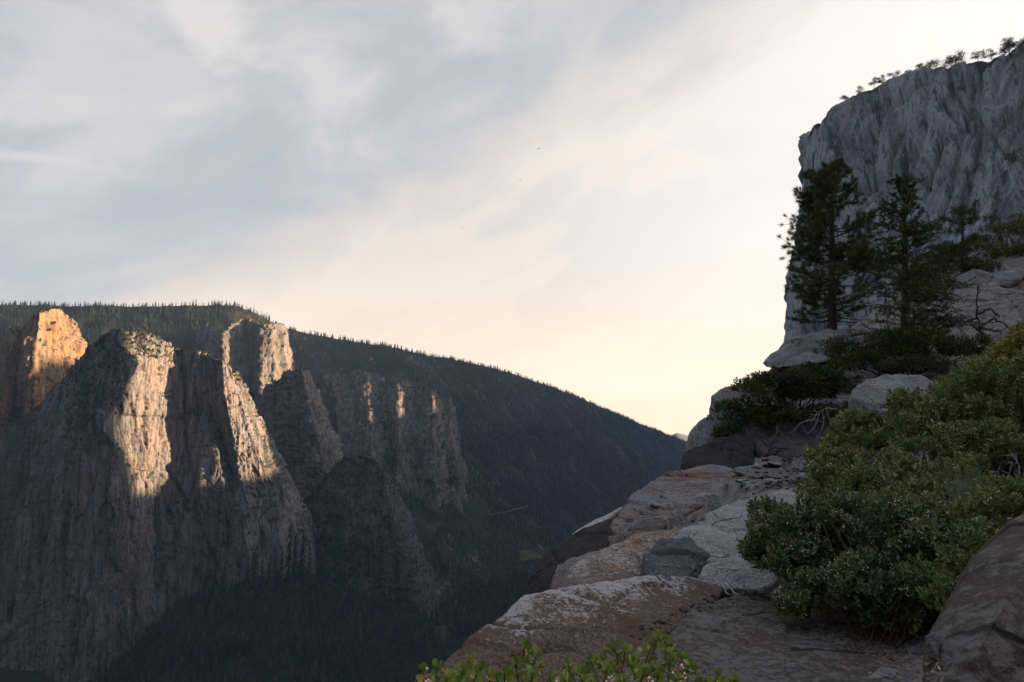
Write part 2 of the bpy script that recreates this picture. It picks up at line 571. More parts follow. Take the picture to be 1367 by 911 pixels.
bankc = T.mix(T.math('MULTIPLY', T.ramp(cl2, 0.44, 0.60), 0.95), c_bank, tuple(x * q for x, q in zip(c_bank, (0.86, 0.875, 0.92))))
bankc = T.mix(T.ramp(T.math('ADD', X, T.math('MULTIPLY', T.math('SUBTRACT', cl3, 0.5), 0.5)), -0.05, 0.55), bankc, c_sun)
bankc = T.mix(T.math('MULTIPLY', T.ramp(Z, 0.30, -0.02), 0.9), bankc, c_low)
c = T.mix(T.math('MULTIPLY', bank, 0.93), c, bankc)
# unseen sky dimmed behind the viewer and brightened overhead, added to shape the light
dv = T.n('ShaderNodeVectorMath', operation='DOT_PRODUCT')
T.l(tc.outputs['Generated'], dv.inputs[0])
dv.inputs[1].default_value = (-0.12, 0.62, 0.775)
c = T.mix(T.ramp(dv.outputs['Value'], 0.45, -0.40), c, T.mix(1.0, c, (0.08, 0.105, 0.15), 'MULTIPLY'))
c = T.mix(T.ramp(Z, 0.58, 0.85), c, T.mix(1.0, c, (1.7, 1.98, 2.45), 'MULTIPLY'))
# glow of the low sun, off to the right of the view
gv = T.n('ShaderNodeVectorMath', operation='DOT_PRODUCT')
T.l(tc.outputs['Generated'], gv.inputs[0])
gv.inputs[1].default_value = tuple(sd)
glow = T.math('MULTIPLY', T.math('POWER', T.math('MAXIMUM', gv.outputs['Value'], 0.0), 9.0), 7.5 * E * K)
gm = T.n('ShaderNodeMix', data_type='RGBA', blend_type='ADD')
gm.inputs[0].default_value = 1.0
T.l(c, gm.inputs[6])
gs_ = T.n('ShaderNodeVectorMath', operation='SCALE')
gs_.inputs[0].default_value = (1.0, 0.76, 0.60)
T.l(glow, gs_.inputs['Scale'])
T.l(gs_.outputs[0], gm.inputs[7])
# brightest band of sky just above the valley mouth
hv = T.n('ShaderNodeVectorMath', operation='DOT_PRODUCT')
T.l(tc.outputs['Generated'], hv.inputs[0])
hv.inputs[1].default_value = (0.300, 0.945, 0.125)
hg = T.math('MULTIPLY', T.math('POWER', T.math('MAXIMUM', hv.outputs['Value'], 0.0), 20.0), 0.10 * E * K)
hm = T.n('ShaderNodeMix', data_type='RGBA', blend_type='ADD')
hm.inputs[0].default_value = 1.0
hs = T.n('ShaderNodeVectorMath', operation='SCALE')
hs.inputs[0].default_value = (1.0, 0.86, 0.62)
T.l(hg, hs.inputs['Scale'])
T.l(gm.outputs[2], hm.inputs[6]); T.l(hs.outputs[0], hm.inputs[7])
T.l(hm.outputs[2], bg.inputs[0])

scn.view_settings.view_transform = 'Standard'
scn.view_settings.look = 'None'
scn.view_settings.gamma = 1
scn.view_settings.exposure = 2.6
scn.render.engine = 'CYCLES'
scn.cycles.use_denoising = True
scn.cycles.max_bounces = 5
scn.cycles.diffuse_bounces = 3
scn.cycles.volume_bounces = 0
scn.cycles.sample_clamp_indirect = 5

FLOOR = -420.0

# ------------------------------------------------------------------ valley floor and hills
def build_floor():
    ys = np.concatenate([np.linspace(150, 3000, 90), np.geomspace(3060, 40000, 40)])
    us = np.linspace(-1.6, 1.9, 140)
    G = np.zeros((len(ys), len(us), 3))
    G[..., 0] = us[None] * ys[:, None]
    G[..., 1] = ys[:, None]
    G[..., 2] = FLOOR + 12 * fbm(np.stack([G[..., 0] / 400, G[..., 1] / 400, 0 * G[..., 0]], -1), 3, 3)
    G = G[::-1]
    o = obj('valley_floor', grid_mesh('valley_floor', G), M['soil'])
    tag(o, 'dark wooded valley floor far below the cliffs', kind='structure')
    return G


floor_g = build_floor()

HL = {
    -200: [(407, 2700), (520, 2350), (700, 2000), (900, 1800)],
    100: [(408, 2650), (500, 2350), (650, 2050), (900, 1750)],
    200: [(411, 2650), (500, 2380), (650, 2080), (900, 1750)],
    270: [(408, 2650), (470, 2500), (600, 2250), (760, 1950), (880, 1750)],
    312: [(410, 2680), (470, 2520), (600, 2280), (760, 1950), (880, 1740)],
    345: [(421, 2750), (490, 2560), (600, 2320), (740, 1990), (880, 1730)],
    375: [(438, 2820), (500, 2600), (600, 2370), (740, 2000), (880, 1720)],
    450: [(453, 2950), (520, 2700), (620, 2450), (740, 2080), (860, 1780)],
    530: [(465, 3150), (530, 2850), (640, 2450), (740, 2080), (845, 1790)],
    610: [(482, 3500), (560, 3050), (650, 2600), (730, 2250), (805, 1960)],
    680: [(498, 3900), (570, 3400), (640, 2950), (700, 2650), (765, 2300)],
    740: [(518, 4300), (580, 3800), (640, 3400), (690, 3050), (735, 2700)],
    800: [(543, 4900), (590, 4400), (630, 4050), (665, 3700), (700, 3350)],
    860: [(568, 5600), (600, 5200), (630, 4900), (655, 4700), (676, 4600)],
    915: [(590, 6500), (610, 6300), (630, 6100), (655, 5900)],
    1000: [(600, 7000), (620, 6900), (655, 6400)],
}
hl = []
for px in sorted(HL):
    L = [(px, a, b) for a, b in HL[px]]
    a, b = HL[px][-1]
    L.append((px, a + 40, b * 0.9))
    hl.append(L)
hill_g = relief(hl, 2.6, back=900, drop=350)
P = hill_g.reshape(-1, 3)
hill_d = 36 * fbm(P / np.array([260, 260, 400]), 4, 11) + 14 * ridged(P / np.array([90, 90, 200]), 3, 14) - 6
w_top = np.ones(hill_g.shape[:2]); w_top[:8] = 0.45; w_top[8:14] = np.linspace(0.45, 1, 6)[:, None]
hn = grid_normals(hill_g)
if hn[..., 1].mean() > 0: hn = -hn
hill_g = hill_g + hn * (hill_d.reshape(hill_g.shape[:2]) * w_top)[..., None]
tag(obj('hill', grid_mesh('hill', hill_g), M['hill']), 'long wooded ridge falling to the right across the valley', kind='structure')

# far hazy summit seen in the gap
fp = relief([[(860, 600, 11000), (860, 640, 10000)], [(885, 586, 11000), (885, 640, 10000)], [(903, 578, 11000), (903, 640, 10000)],
             [(925, 583, 11000), (925, 640, 10000)], [(960, 592, 11000), (960, 640, 10000)], [(1010, 602, 11000), (1010, 640, 10000)]], 3, back=1500, drop=300)
fp += 12 * fbm(fp / 300, 3, 5)[..., None]
tag(obj('far_mountain', grid_mesh('far_mountain', fp), M['peak_far']), 'pale hazy mountain in the gap at the valley mouth', kind='structure')

# ------------------------------------------------------------------ cliffs
def cliff(name, lines, mat, label, cat, amp, size, seed, step=1.5, back=250, drop=60, **kw):
    G = relief(lines, step, back, drop)
    G = rocky(G, amp, size, seed, **kw)
    o = obj(name, grid_mesh(name, G), M[mat], smooth=False)
    tag(o, label, cat)
    return G


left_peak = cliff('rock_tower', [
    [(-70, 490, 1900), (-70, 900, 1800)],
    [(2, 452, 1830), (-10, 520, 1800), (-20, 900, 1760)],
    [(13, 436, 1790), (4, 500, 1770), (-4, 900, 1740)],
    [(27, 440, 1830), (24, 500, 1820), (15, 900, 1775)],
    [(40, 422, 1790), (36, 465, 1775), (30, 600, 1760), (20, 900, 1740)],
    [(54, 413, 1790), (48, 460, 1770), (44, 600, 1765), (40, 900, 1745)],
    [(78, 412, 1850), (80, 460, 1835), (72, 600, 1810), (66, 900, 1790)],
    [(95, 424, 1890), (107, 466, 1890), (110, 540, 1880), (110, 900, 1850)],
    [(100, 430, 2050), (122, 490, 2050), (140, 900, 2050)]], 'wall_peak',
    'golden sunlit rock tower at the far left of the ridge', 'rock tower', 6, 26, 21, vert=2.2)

def roof_step(P):
    px = 683.5 + F_PX * P[:, 0] / (P[:, 1] * cp + P[:, 2] * sp)
    zr_ = 66 + 3 * vnoise(P / 14, 3)
    inside = np.clip((px - 150) / 12, 0, 1) * np.clip((252 - px) / 12, 0, 1)
    k = 4.5 * inside * np.clip((P[:, 2] - zr_) / 2.0, 0, 1)
    # brushy gully left of the sunlit face and a deep cleft to its right
    py = 455.5 - F_PX * (P[:, 2] * cp - P[:, 1] * sp) / (P[:, 1] * cp + P[:, 2] * sp)
    h_ = np.clip(py - 552, 0, 200)
    k = k + np.clip(1 - np.abs(px - (274 + 0.16 * h_)) / (0.26 * h_ + 1), 0, 1) * np.clip(0.42 * h_, 0, 30) * np.clip((740 - py) / 90, 0, 1)
    k = k - 9 * np.exp(-((px - (232 + 0.5 * (py - 640))) / 3.5) ** 2) * np.clip((py - 600) / 20, 0, 1) * np.clip((820 - py) / 60, 0, 1)
    return k - 9 * np.exp(-((px - 253 + 0.06 * (P[:, 2])) / 4.0) ** 2)


main_wall = cliff('granite_cliff', [
    [(-140, 660, 1600), (-140, 780, 1560), (-150, 960, 1530)],
    [(-60, 620, 1540), (-60, 750, 1500), (-70, 960, 1480)],
    [(0, 590, 1500), (-8, 700, 1440), (-15, 960, 1410)],
    [(35, 553, 1480), (30, 680, 1425), (25, 960, 1395)],
    [(62, 527, 1455), (58, 660, 1400), (50, 960, 1375)],
    [(110, 476, 1430), (98, 560, 1375), (88, 700, 1350), (72, 960, 1335)],
    [(138, 446, 1410), (117, 520, 1355), (106, 640, 1335), (100, 800, 1320), (80, 960, 1310)],
    [(160, 438, 1390), (178, 482, 1325), (133, 545, 1312), (136, 572, 1312), (152, 592, 1322), (150, 650, 1310), (140, 730, 1302), (128, 850, 1295), (108, 960, 1290)],
    [(196, 449, 1440), (205, 480, 1400), (195, 560, 1395), (202, 650, 1385), (185, 740, 1370), (165, 850, 1355), (155, 960, 1350)],
    [(234, 462, 1490), (242, 500, 1480), (248, 560, 1475), (242, 625, 1460), (222, 700, 1430), (205, 800, 1400), (198, 960, 1385)],
    [(246, 466, 1485), (250, 520, 1475), (256, 600, 1465), (246, 690, 1435), (228, 790, 1400), (215, 960, 1380)],
    [(264, 470, 1470), (266, 552, 1455), (268, 605, 1435), (272, 690, 1410), (262, 790, 1385), (250, 960, 1370)],
    [(276, 474, 1465), (280, 540, 1462), (296, 590, 1475), (308, 630, 1468), (306, 720, 1430), (300, 800, 1400), (290, 960, 1385)],
    [(296, 482, 1435), (302, 535, 1425), (312, 590, 1430), (322, 640, 1430), (325, 720, 1400), (325, 800, 1380), (320, 960, 1370)],
    [(309, 494, 1465), (324, 540, 1462), (342, 595, 1465), (366, 648, 1470), (375, 730, 1440), (380, 830, 1420), (380, 960, 1410)],
    [(316, 498, 1530), (333, 543, 1525), (353, 594, 1525), (383, 650, 1525), (402, 730, 1500), (410, 830, 1480), (412, 960, 1470)],
    [(320, 505, 1650), (345, 555, 1650), (380, 620, 1650), (420, 700, 1650), (440, 830, 1650), (445, 960, 1650)]], 'wall_main',
    'huge granite cliff with a tall golden sunlit face and grey lower walls', 'cliff', 5.6, 27, 31, step=1.2, vert=6.5, extra=roof_step)

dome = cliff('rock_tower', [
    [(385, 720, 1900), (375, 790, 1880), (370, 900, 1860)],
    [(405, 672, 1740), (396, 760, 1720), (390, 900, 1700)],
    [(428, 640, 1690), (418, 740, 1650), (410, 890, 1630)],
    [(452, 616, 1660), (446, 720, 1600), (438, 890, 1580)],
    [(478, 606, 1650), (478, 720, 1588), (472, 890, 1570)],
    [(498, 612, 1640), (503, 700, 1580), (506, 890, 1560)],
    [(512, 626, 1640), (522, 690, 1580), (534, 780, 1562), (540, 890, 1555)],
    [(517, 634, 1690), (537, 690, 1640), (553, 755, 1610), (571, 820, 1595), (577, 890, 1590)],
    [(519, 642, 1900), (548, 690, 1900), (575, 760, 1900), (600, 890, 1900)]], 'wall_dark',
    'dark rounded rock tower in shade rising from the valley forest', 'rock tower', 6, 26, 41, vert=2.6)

tower = cliff('rock_tower', [
    [(335, 540, 2150), (340, 600, 2100), (350, 720, 2060)],
    [(362, 512, 2080), (362, 580, 2040), (375, 720, 2000)],
    [(388, 496, 2030), (388, 560, 1995), (402, 640, 1970), (410, 720, 1950)],
    [(402, 490, 2010), (412, 540, 1985), (424, 590, 1965), (440, 650, 1950), (450, 720, 1940)],
    [(411, 494, 2070), (425, 545, 2050), (440, 595, 2030), (462, 640, 2010), (480, 720, 2000)],
    [(414, 500, 2250), (435, 550, 2250), (460, 610, 2250), (500, 720, 2250)]], 'wall_far',
    'craggy grey rock tower just behind the sunlit cliff', 'rock tower', 8, 26, 51, vert=2.2)

crag = cliff('rock_crag', [
    [(238, 470, 2620), (236, 540, 2560)],
    [(262, 446, 2540), (255, 520, 2480), (255, 600, 2440)],
    [(280, 432, 2500), (280, 500, 2460), (285, 600, 2420)],
    [(297, 446, 2395), (296, 480, 2375), (300, 600, 2370)],
    [(310, 432, 2450), (318, 470, 2440), (325, 600, 2430)],
    [(328, 424, 2500), (332, 470, 2470), (340, 600, 2420)],
    [(348, 436, 2420), (345, 480, 2390), (350, 600, 2350)],
    [(362, 430, 2440), (366, 480, 2420), (372, 600, 2390)],
    [(378, 433, 2500), (381, 488, 2480), (390, 600, 2450)],
    [(384, 440, 2680), (395, 500, 2680), (420, 600, 2680)]], 'wall_far',
    'grey crag with two pale sunlit faces below the wooded summit', 'crag', 7, 28, 61, vert=2)

band = cliff('cliff_band', [
    [(415, 520, 2760), (418, 600, 2603), (422, 670, 2520)],
    [(436, 502, 2713), (438, 600, 2543), (440, 660, 2450), (444, 730, 2410)],
    [(462, 497, 2675), (460, 580, 2527), (458, 660, 2420), (462, 730, 2380)],
    [(490, 494, 2645), (494, 580, 2487), (498, 660, 2370), (502, 730, 2330)],
    [(502, 500, 2685), (512, 570, 2554), (524, 660, 2420), (528, 730, 2380)],
    [(514, 508, 2689), (520, 570, 2564), (530, 660, 2420), (534, 730, 2380)],
    [(532, 506, 2620), (530, 580, 2477), (528, 670, 2350), (532, 740, 2310)],
    [(545, 508, 2649), (548, 580, 2507), (552, 670, 2380), (556, 740, 2340)],
    [(553, 514, 2664), (556, 580, 2527), (562, 665, 2390), (566, 735, 2350)],
    [(566, 514, 2624), (566, 580, 2487), (566, 660, 2370), (570, 730, 2330)],
    [(577, 520, 2600), (578, 580, 2477), (580, 650, 2367), (584, 720, 2320)],
    [(587, 528, 2674), (593, 590, 2540), (598, 640, 2454), (602, 710, 2400)],
    [(600, 532, 2672), (604, 590, 2550), (610, 635, 2467), (614, 705, 2410)],
    [(608, 552, 2777), (616, 600, 2663), (624, 640, 2574), (628, 710, 2520)]], 'wall_far',
    'ribbed cliff band with bluish shaded faces below the long ridge', 'cliff', 7, 26, 71, vert=5, back=120, drop=10)
# the great wall at the right
cap_lines = [
    [(1150, 140, 1300), (1150, 250, 1300), (1150, 400, 1300), (1150, 760, 1300)],
    [(1078, 180, 900), (1078, 250, 900), (1070, 320, 900), (1060, 420, 900), (1056, 760, 900)],
    [(1073, 192, 800), (1072, 240, 800), (1065, 300, 800), (1047, 395, 800), (1043, 460, 800), (1040, 760, 800)],
    [(1088, 163, 745), (1085, 230, 738), (1080, 300, 735), (1066, 395, 730), (1062, 460, 730), (1058, 760, 725)],
    [(1110, 146, 725), (1106, 230, 712), (1104, 300, 705), (1096, 400, 700), (1090, 470, 695), (1085, 760, 690)],
    [(1148, 122, 705), (1145, 230, 690), (1142, 320, 680), (1135, 420, 670), (1130, 760, 660)],
    [(1178, 112, 690), (1172, 190, 690), (1170, 320, 665), (1165, 430, 650), (1160, 760, 640)],
    [(1205, 104, 665), (1200, 230, 650), (1195, 320, 640), (1190, 430, 630), (1185, 760, 620)],
    [(1252, 92, 640), (1245, 220, 625), (1235, 320, 615), (1230, 420, 605), (1225, 760, 595)],
    [(1300, 80, 615), (1290, 210, 600), (1280, 310, 590), (1275, 400, 580), (1270, 760, 570)],
    [(1340, 70, 590), (1340, 200, 575), (1330, 300, 565), (1325, 400, 555), (1320, 760, 545)],
    [(1372, 60, 570), (1380, 200, 560), (1375, 300, 545), (1370, 400, 535), (1365, 760, 525)],
    [(1450, 40, 540), (1450, 200, 525), (1450, 300, 515), (1450, 760, 500)],
    [(1560, 15, 500), (1560, 300, 480), (1560, 760, 460)],
    [(1800, -40, 420), (1800, 300, 400), (1800, 760, 380)],
    [(2300, -120, 300), (2300, 300, 290), (2300, 760, 280)]]
cap_g = relief(cap_lines, 1.5, back=260, drop=45)


def tilted(G, amp, size, seed):
    P = G.reshape(-1, 3)
    N = grid_normals(G).reshape(-1, 3)
    if N[:, 1].mean() > 0: N = -N
    a = 0.26
    q = np.stack([P[:, 0] + 0.5 * P[:, 1] - a * P[:, 2] * np.clip((P[:, 0] - 330) / 120, 0, 1), P[:, 1] * 0.3, P[:, 2] + a * 0.3 * P[:, 0]], 1)
    S = np.array([1, 1, 0.07]) / size
    warp = np.stack([fbm(P / 70 + 3.3 * k, 3, seed + 40 + k) for k in range(3)], 1) * np.array([0.18, 0.18, 0.05])
    d = 1.6 * fbm(q * S * 0.5 + warp, 3, seed) + 0.9 * ridged(q * S + warp, 3, seed + 3) - 0.6
    f1, e, rid = worley(q * S * 0.8 + warp, seed + 4)
    d += (rid - 0.5) * 1.6 - 0.6 * np.clip(0.06 - e, 0, 1) / 0.06
    f1, e, rid = worley(q * S * 2.0 + warp, seed + 5)
    d += (rid - 0.5) * 1.1 - 0.5 * np.clip(0.1 - e, 0, 1) / 0.1
    f1, e, rid = worley(q * S * 5 + warp * 2, seed + 6)
    d += (rid - 0.5) * 0.35
    jn = vnoise(q * np.array([1, 1, 0.04]) / size * 1.4, seed + 15)
    d -= 1.4 * np.exp(-(jn / 0.03) ** 2) * np.clip(0.6 + 2 * vnoise(P / 60, seed + 16), 0, 1)
    d += 0.25 * fbm(q * S * 9, 3, seed + 8, 0.65)
    return (P + N * (d * amp)[:, None]).reshape(G.shape)


cap_g = tilted(cap_g, 4.4, 20, 81)
tag(obj('granite_cliff', grid_mesh('granite_cliff', cap_g), M['wall_cap'], smooth=False), 'towering blue-grey granite wall with a tree-lined rim at the right', 'cliff')

# unseen ridge behind the wall, crest heights shaped to cast the shadow lines
ys = np.array([560, 800, 930, 1100, 1200, 1260, 1450, 1550, 1650, 1722, 1850, 2000, 2250, 2330, 2380, 2440, 2520, 2580, 2700, 3000, 3600, 4500, 6000, 7500])
zr = np.array([560, 540, 430, 300, 205, 166, 166, 300, 520, 615, 615, 580, 560, 560, 450, 415, 415, 850, 950, 950, 950, 950, 900, 800])
Ygrid = np.concatenate([np.linspace(560, 925, 24), np.linspace(930, 7500, 260)])
zz = np.interp(Ygrid, ys, zr)
prof = [(-40, FLOOR - 30, 0), (0, -150, 0), (35, 0.0, 0.55), (60, 0.0, 1.0), (200, 25, 1.0), (700, 60, 1.0), (1600, 20, 1.0), (2200, FLOOR - 30, 0)]
G = np.zeros((len(prof), len(Ygrid), 3))
for i, (dx, dz, k) in enumerate(prof):
    G[i, :, 0] = np.maximum(0.47 * Ygrid + 25, np.interp(Ygrid, [800, 1000], [620, 440])) + dx
    G[i, :, 1] = Ygrid
    G[i, :, 2] = zz * k + dz
wgt = np.array([0, 1, 1, 0.5, 1, 1, 1, 0])[:, None]
G[..., 2] += 12 * fbm(G / 130, 4, 91) * wgt
G[..., 0] += np.abs(16 * fbm(G / 90, 3, 92)) * wgt
tag(obj('mountain', grid_mesh('mountain', G[::-1]), M['wall_cap']), 'unseen ridge behind the great wall, its crest shaped to cast shade', kind='structure')

# wooded slope under the sunlit cliff
tal_lines = [
    [(120, 935, 1250), (120, 990, 1100)],
    [(190, 868, 1230), (195, 920, 1120), (200, 1000, 950)],
    [(235, 822, 1220), (240, 880, 1100), (250, 1000, 900)],
    [(290, 806, 1220), (295, 870, 1080), (300, 1000, 880)],
    [(345, 792, 1240), (345, 860, 1090), (350, 1000, 880)],
    [(400, 778, 1330), (400, 850, 1150), (400, 1000, 900)],
    [(450, 800, 1450), (450, 860, 1230), (450, 1000, 930)],
    [(520, 825, 1540), (520, 880, 1300), (520, 1000, 980)],
    [(590, 835, 1560), (590, 890, 1330), (590, 1000, 1020)],
    [(660, 850, 1560), (660, 900, 1360), (660, 1000, 1060)],
    [(740, 880, 1500), (740, 920, 1350), (740, 1000, 1100)],
    [(840, 930, 1400), (840, 1000, 1200)]]
tal_g = relief(tal_lines, 3, back=300, drop=160)
tal_g[..., 2] += 10 * fbm(tal_g / 120, 4, 101)
tag(obj('wooded_slope', grid_mesh('wooded_slope', tal_g), M['soil']), 'dark wooded slope at the foot of the cliffs', kind='structure')

# ------------------------------------------------------------------ far conifers
def conifer_np(rng, tiers=3, spokes=4, slim=0.16):
    """unit-height conifer crown: jagged drooping tiers"""
    V, Fc = [], []
    n = 0
    for t in range(tiers):
        z1 = 1 - (t / tiers) * 0.88
        z0 = max(0.04, z1 - 1.25 / tiers * rng.uniform(0.8, 1.1))
        r = slim * (0.25 + 0.75 * (t + 1) / tiers) * rng.uniform(0.85, 1.15)
        k = spokes * 2
        a0 = rng.uniform(0, 6.28)
        V.append([rng.normal(0, 0.008), rng.normal(0, 0.008), z1])
        for i in range(k):
            rr = r * (rng.uniform(0.8, 1.2) if i % 2 == 0 else rng.uniform(0.3, 0.5))
            zz_ = z0 - (0.03 if i % 2 == 0 else -0.05) + rng.uniform(-0.02, 0.02)
            V.append([rr * math.cos(a0 + i / k * 6.283), rr * math.sin(a0 + i / k * 6.283), zz_])
        for i in range(k):
            Fc.append([n, n + 1 + i, n + 1 + (i + 1) % k])
        n += k + 1
    return np.array(V), np.array(Fc)


def scatter(pts, hts, protos, rng):
    """one mesh of many conifers"""
    Vs, Fs = [], []
    n = 0
    which = rng.integers(0, len(protos), len(pts))
    for k, (V, Fc) in enumerate(protos):
        sel = np.where(which == k)[0]
        if not len(sel): continue
        a = rng.uniform(0, 6.28, len(sel))
        h = hts[sel]
        wd = h * rng.uniform(0.8, 1.25, len(sel))
        x = V[None, :, 0] * np.cos(a)[:, None] - V[None, :, 1] * np.sin(a)[:, None]
        y = V[None, :, 0] * np.sin(a)[:, None] + V[None, :, 1] * np.cos(a)[:, None]
        Q = np.stack([x * wd[:, None], y * wd[:, None], np.broadcast_to(V[None, :, 2], x.shape) * h[:, None]], -1) + pts[sel][:, None]
        f = Fc[None] + (np.arange(len(sel)) * len(V))[:, None, None] + n
        Vs.append(Q.reshape(-1, 3)); Fs.append(f.reshape(-1, 3))
        n += Q.size // 3
    return np.concatenate(Vs), np.concatenate(Fs)


def sample_grid(G, n, rng, r0=0, r1=None):
    R, C = G.shape[:2]
    r1 = r1 or R - 1
    A = np.linalg.norm(np.cross(G[1:, :-1] - G[:-1, :-1], G[:-1, 1:] - G[:-1, :-1]), axis=2)
    N = grid_normals(G)
    A = A.copy(); A[:r0] = 0; A[r1:] = 0
    p = A.ravel() / A.sum()
    c = rng.choice(len(p), n, p=p)
    i, j = c // (C - 1), c % (C - 1)
    u, v = rng.random(n)[:, None], rng.random(n)[:, None]
    P = (G[i, j] * (1 - u) + G[i + 1, j] * u) * (1 - v) + (G[i, j + 1] * (1 - u) + G[i + 1, j + 1] * u) * v
    return P, np.abs(N[i, j, 2])


rng = np.random.default_rng(5)
protos = [conifer_np(rng, 3, 4, s) for s in (0.13, 0.15, 0.17, 0.2, 0.14, 0.18)]
P, nz = sample_grid(hill_g, 85000, rng, 3)
dens = fbm(P / 160, 4, 201)
keep = (dens > -0.17 + 0.25 * rng.normal(size=len(P)) * 0.4) & (nz > 0.12) & (P[:, 1] < 6500)
qx = 683.5 + F_PX * P[:, 0] / (P[:, 1] * cp + P[:, 2] * sp)
qy = 455.5 - F_PX * (P[:, 2] * cp - P[:, 1] * sp) / (P[:, 1] * cp + P[:, 2] * sp)
keep &= ~((np.abs(qx - 706) < 19 + 6 * np.sin(qy)) & (qy > 738) & (qy < 766) & (rng.random(len(P)) < 0.78))
P = P[keep]
H = 13 + 14 * rng.random(len(P)) ** 1.4
P[:, 2] -= 1.5
FV, FF = [], []
V_, F_ = scatter(P, H, protos, rng); FV.append(V_); FF.append(F_)
# valley floor
n = 26000
yy = rng.uniform(1150, 6200, n) ; xx = rng.uniform(-0.5, 0.22, n) * yy
zz = FLOOR + 12 * fbm(np.stack([xx / 400, yy / 400, 0 * xx], -1), 3, 3)
Pf = np.stack([xx, yy, zz], 1)
mead = np.array([W(706, 742, 2680)[0], 2680])
keep = ((Pf[:, 0] - mead[0]) / 85) ** 2 + ((Pf[:, 1] - mead[1]) / 330) ** 2 > 1
clear = (fbm(Pf / 110, 3, 333) > 0.28) & (Pf[:, 1] < 2600)
Pf = Pf[keep & ~clear]
V_, F_ = scatter(Pf, 22 + 22 * rng.random(len(Pf)), protos, rng); FV.append(V_); FF.append(F_ )
n0 = len(FV[0])
FF[1] = FF[1] + n0
Pt, nz = sample_grid(tal_g, 9000, rng, 2)
keepT = fbm(Pt / 90, 3, 334) < 0.25
Pt = Pt[keepT]
V_, F_ = scatter(Pt, 18 + 22 * rng.random(len(Pt)), protos, rng)
FV.append(V_); FF.append(F_ + n0 + len(FV[1]))
tag(obj('forest', mesh_np('forest', np.concatenate(FV), [np.concatenate(FF)]), M['conifer'], smooth=False),
    'dense dark conifer forest covering the ridge and the valley', kind='stuff')

# brush and stunted trees on the ledges of the cliffs
BV, BF, bn = [], [], 0
for G, n, lo, hh in ((left_peak, 300, 0.55, 11), (main_wall, 1100, 0.62, 8), (dome, 400, 0.5, 11), (band, 420, 0.5, 14), (crag, 260, 0.5, 13), (tower, 260, 0.5, 12)):
    P, nz = sample_grid(G, n * 14, rng, 4)
    k = (nz > lo) & (P[:, 2] > FLOOR)
    P = P[k][:n]
    V_, F_ = scatter(P, hh * rng.uniform(0.4, 1.1, len(P)), [conifer_np(rng, 2, 3, 0.4) for _ in range(3)], rng)
    BV.append(V_); BF.append(F_ + bn); bn += len(V_)
tag(obj('cliff_brush', mesh_np('cliff_brush', np.concatenate(BV), [np.concatenate(BF)]), M['conifer'], smooth=False),
    'dark brush and stunted trees clinging to the ledges of the cliffs', kind='stuff')

P, nz = sample_grid(main_wall, 60000, rng, 4)
ppx = 683.5 + F_PX * P[:, 0] / (P[:, 1] * cp + P[:, 2] * sp)
ppy = 455.5 - F_PX * (P[:, 2] * cp - P[:, 1] * sp) / (P[:, 1] * cp + P[:, 2] * sp)
m1 = (ppx > 88) & (ppx < 158) & (ppy < 575 - 0.25 * (ppx - 88)) & (fbm(P / 40, 3, 71) > -0.12)
m2 = (ppx > 160) & (ppx < 238) & (ppy < 478) & (rng.random(len(P)) < 0.5)
m3 = (ppx > 236) & (ppx < 330) & (ppy < 492 + 0.5 * (ppx - 280)) & (rng.random(len(P)) < 0.35)
P = P[m1 | m2 | m3][:2600]
V_, F_ = scatter(P - np.array([0, 0, 1.5]), rng.uniform(3, 8, len(P)), [conifer_np(rng, 2, 3, 0.42) for _ in range(3)], rng)
tag(obj('summit_brush', mesh_np('summit_brush', V_, [F_]), M['conifer'], smooth=False), 'dark brush covering the summit and left shoulder of the sunlit cliff', kind='stuff')

# individual conifers: skyline and the foot of the cliff
def conifer_proto(seed, tiers, slim):
    r = np.random.default_rng(seed)
    V, Fc = conifer_np(r, tiers, 5, slim)
    V[:, 2] = np.maximum(V[:, 2], 0.1)
    crown = mesh_np('crown', V, [Fc]); crown.materials.append(M['conifer'])
    g = Geo(); g.tube([(0, 0, -0.08), (0, 0, 0.3), (0, 0, 0.93)], [0.016, 0.013, 0.003], 5)
    trunk = g.mesh('trunk'); trunk.materials.append(M['bark'])
    return crown, trunk


cps = [conifer_proto(k, 8, s) for k, s in enumerate((0.13, 0.16, 0.19, 0.145))]


def conifer_tree(loc, h, k, label, group, wide=1.0):
    t = thing('conifer_tree', label, 'tree', loc, group)
    t.scale = (h * wide, h * wide, h)
    t.rotation_euler = (0, 0, random.uniform(0, 6.28))
    for nm, me in zip(('crown', 'trunk'), cps[k]):
        o = bpy.data.objects.new(nm, me); COL.objects.link(o); o.parent = t
    return t


crest = hill_g[8]
cpx = 683.5 + F_PX * crest[:, 0] / (crest[:, 1] * cp + crest[:, 2] * sp)
for i in range(150):
    px = random.uniform(5, 905)
    j = int(np.argmin(np.abs(cpx - px)))
    b = crest[j]
    big = 1.5 if 255 < px < 400 else 1.15
    conifer_tree((b[0], b[1] + random.uniform(-5, 25), b[2] - 3), random.uniform(12, 23) * big * (b[1] / 3000) ** 0.5, random.randrange(4),
                 'dark conifer standing on the skyline of the wooded ridge', 'conifers along the ridge skyline')
foot = [(212, 872, 30), (224, 858, 42), (236, 846, 38), (246, 835, 50), (262, 828, 36), (272, 822, 62), (284, 820, 68), (296, 815, 56), (308, 814, 40),
        (318, 810, 44), (328, 806, 60), (338, 802, 70), (348, 798, 48), (358, 796, 52), (366, 794, 60), (374, 790, 58), (384, 788, 84), (392, 786, 70),
        (402, 782, 66), (412, 786, 54), (424, 792, 46), (438, 800, 40), (455, 806, 44), (470, 815, 36)]
